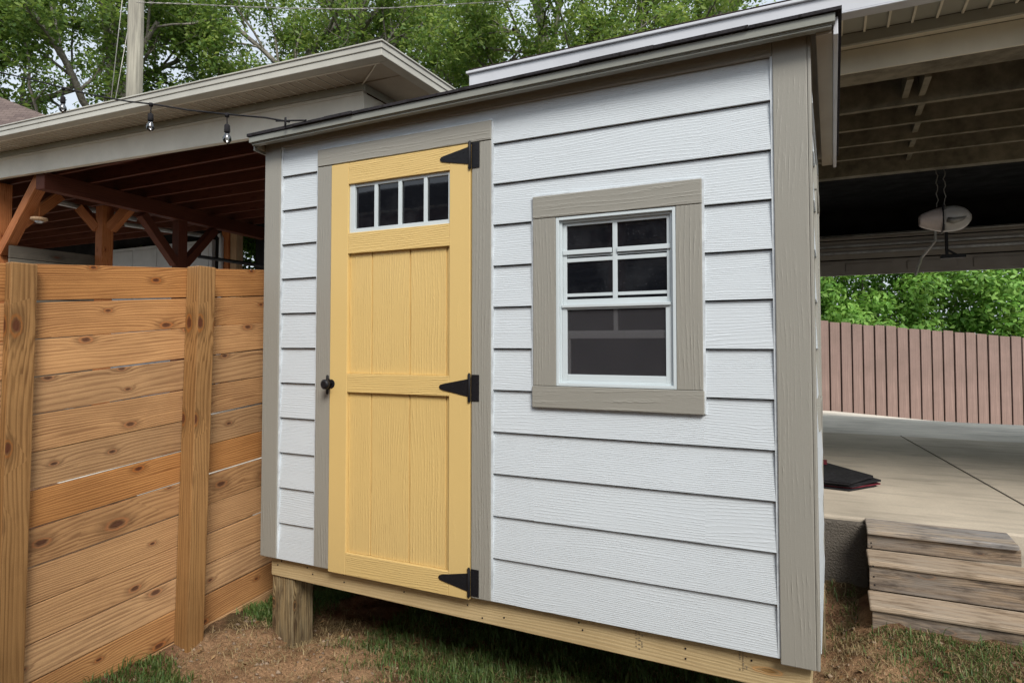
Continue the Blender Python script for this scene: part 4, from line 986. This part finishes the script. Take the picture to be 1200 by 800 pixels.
# pebbles and clods
g = np.random.default_rng(5); Np = 2600
pp = np.concatenate([np.stack([g.uniform(-.15, .8, Np//2), g.uniform(-.7, .3, Np//2)], 1), np.stack([g.uniform(2.45, 3.3, Np//2), g.uniform(.1, 1.5, Np//2)], 1)])
keep = ~inside_slab(pp[:, 0], pp[:, 1]); pp = pp[keep]; Np = len(pp)
oc = np.array([[1, 0, 0], [-1, 0, 0], [0, 1, 0], [0, -1, 0], [0, 0, 1], [0, 0, -1]], float); fc = np.array([[0, 2, 4], [2, 1, 4], [1, 3, 4], [3, 0, 4], [2, 0, 5], [1, 2, 5], [3, 1, 5], [0, 3, 5]])
sz = .002+.014*g.random(Np)**7; V = (oc[None]*(sz[:, None, None])*g.uniform(.6, 1.3, (Np, 6, 1))*np.array([1.2, 1, .6]))+np.stack([pp[:, 0], pp[:, 1], gz(pp[:, 0], pp[:, 1])+.001], 1)[:, None]
Q = (fc[None]+(np.arange(Np)*6)[:, None, None]).reshape(-1, 3); me = bpy.data.meshes.new('gravel'); fast_mesh(me, V.reshape(-1, 3), Q)
M['pebble'] = plain('pebble_stone', (.27, .20, .14), .9, .2, nz=8, amt=.5); me.materials.append(M['pebble']); o = bpy.data.objects.new('gravel', me); col.objects.link(o); o['kind'] = 'stuff'; tag(o, 'small clods and pebbles on the bare soil', 'pebbles')

# fallen leaves
g = np.random.default_rng(9); q = np.concatenate([scatter(70, -.15, .9, -.8, .3, 61), scatter(260, 2.45, 4.2, -.1, 1.7, 62, lambda x, y: np.where(inside_slab(x, y), 0, 1)), scatter(90, .4, 2.2, .0, .7, 63)]); nq = len(q)
M['dead_leaf'] = leafmat('dead_leaves', (.16, .08, .035), (.28, .16, .07), (.40, .27, .13), .1)
me = leaves_mesh('fallen_leaves', np.stack([q[:, 0], q[:, 1], gz(q[:, 0], q[:, 1])+g.uniform(.006, .022, nq)], 1), unit(g.normal(size=(nq, 3))*.45+np.array([0, 0, 1.])), g.uniform(.008, .022, nq), 'dead_leaf', g)
o = bpy.data.objects.new('fallen_leaves', me); col.objects.link(o); o['kind'] = 'stuff'; tag(o, 'small brown fallen leaves scattered over soil and grass', 'leaves')

# ------------------------------------------------------------------ world, sun, camera
w = bpy.data.worlds.new('World'); scene.world = w; w.use_nodes = True; nt = w.node_tree; nt.nodes.clear()
out = nt.nodes.new('ShaderNodeOutputWorld'); bg = nt.nodes.new('ShaderNodeBackground'); sky = nt.nodes.new('ShaderNodeTexSky')
sky.sky_type = 'NISHITA'; sky.sun_disc = False; EL, AZ = 42, 0
sd = Vector((.55, -.62, 0)).normalized()*math.cos(R(EL)); sd.z = math.sin(R(EL))      # direction to the sun
sky.sun_elevation = R(EL); sky.sun_rotation = math.atan2(sd.x, sd.y); sky.air_density = 1.0; sky.dust_density = 3.0; sky.ozone_density = 1.0
hs = nt.nodes.new('ShaderNodeHueSaturation'); hs.inputs['Saturation'].default_value = .45
# thin overcast: even out the sky with a soft cloud layer
tc = nt.nodes.new('ShaderNodeTexCoord'); nz = nt.nodes.new('ShaderNodeTexNoise'); nz.inputs['Scale'].default_value = 2.2; nz.inputs['Detail'].default_value = 6
nt.links.new(tc.outputs['Generated'], nz.inputs['Vector'])
mx = nt.nodes.new('ShaderNodeMix'); mx.data_type = 'RGBA'; mr = nt.nodes.new('ShaderNodeMapRange'); mr.inputs[1].default_value = .3; mr.inputs[2].default_value = .7; mr.inputs[3].default_value = .45; mr.inputs[4].default_value = .85
nt.links.new(nz.outputs['Fac'], mr.inputs[0]); nt.links.new(mr.outputs[0], mx.inputs[0])
nt.links.new(sky.outputs[0], hs.inputs['Color']); nt.links.new(hs.outputs[0], mx.inputs[6]); mx.inputs[7].default_value = (6.3, 7.0, 7.8, 1)
nt.links.new(mx.outputs[2], bg.inputs[0]); bg.inputs[1].default_value = .15; nt.links.new(bg.outputs[0], out.inputs[0])
ld = bpy.data.lights.new('sun', 'SUN'); ld.energy = 3.5; ld.angle = R(22); ld.color = (1, .955, .89); lo = bpy.data.objects.new('sun', ld); col.objects.link(lo)
lo.rotation_euler = sd.to_track_quat('Z', 'Y').to_euler(); lo.location = (3, -4, 8)

cd = bpy.data.cameras.new('camera'); cam = bpy.data.objects.new('camera', cd); col.objects.link(cam); scene.camera = cam
cd.sensor_width = 36; cd.lens = 756.41/1200*36; cd.shift_y = -21.5/1200; cd.clip_end = 1500; cd.clip_start = .05
yaw, pit = R(26.357), R(1.982)
F = Vector((-math.sin(yaw)*math.cos(pit), math.cos(yaw)*math.cos(pit), math.sin(pit))); Rr = Vector((math.cos(yaw), math.sin(yaw), 0)); U = Rr.cross(F)
cam.matrix_world = Matrix(((Rr.x, U.x, -F.x, 2.5002), (Rr.y, U.y, -F.y, -2.3211), (Rr.z, U.z, -F.z, 1.0237), (0, 0, 0, 1)))
scene.view_settings.view_transform = 'Standard'; scene.view_settings.look = 'None'; scene.view_settings.exposure = 0; scene.view_settings.gamma = 1
scene.render.engine = 'CYCLES'; scene.cycles.max_bounces = 8; scene.cycles.transparent_max_bounces = 12
try: scene.cycles.use_denoising = True
except Exception: pass
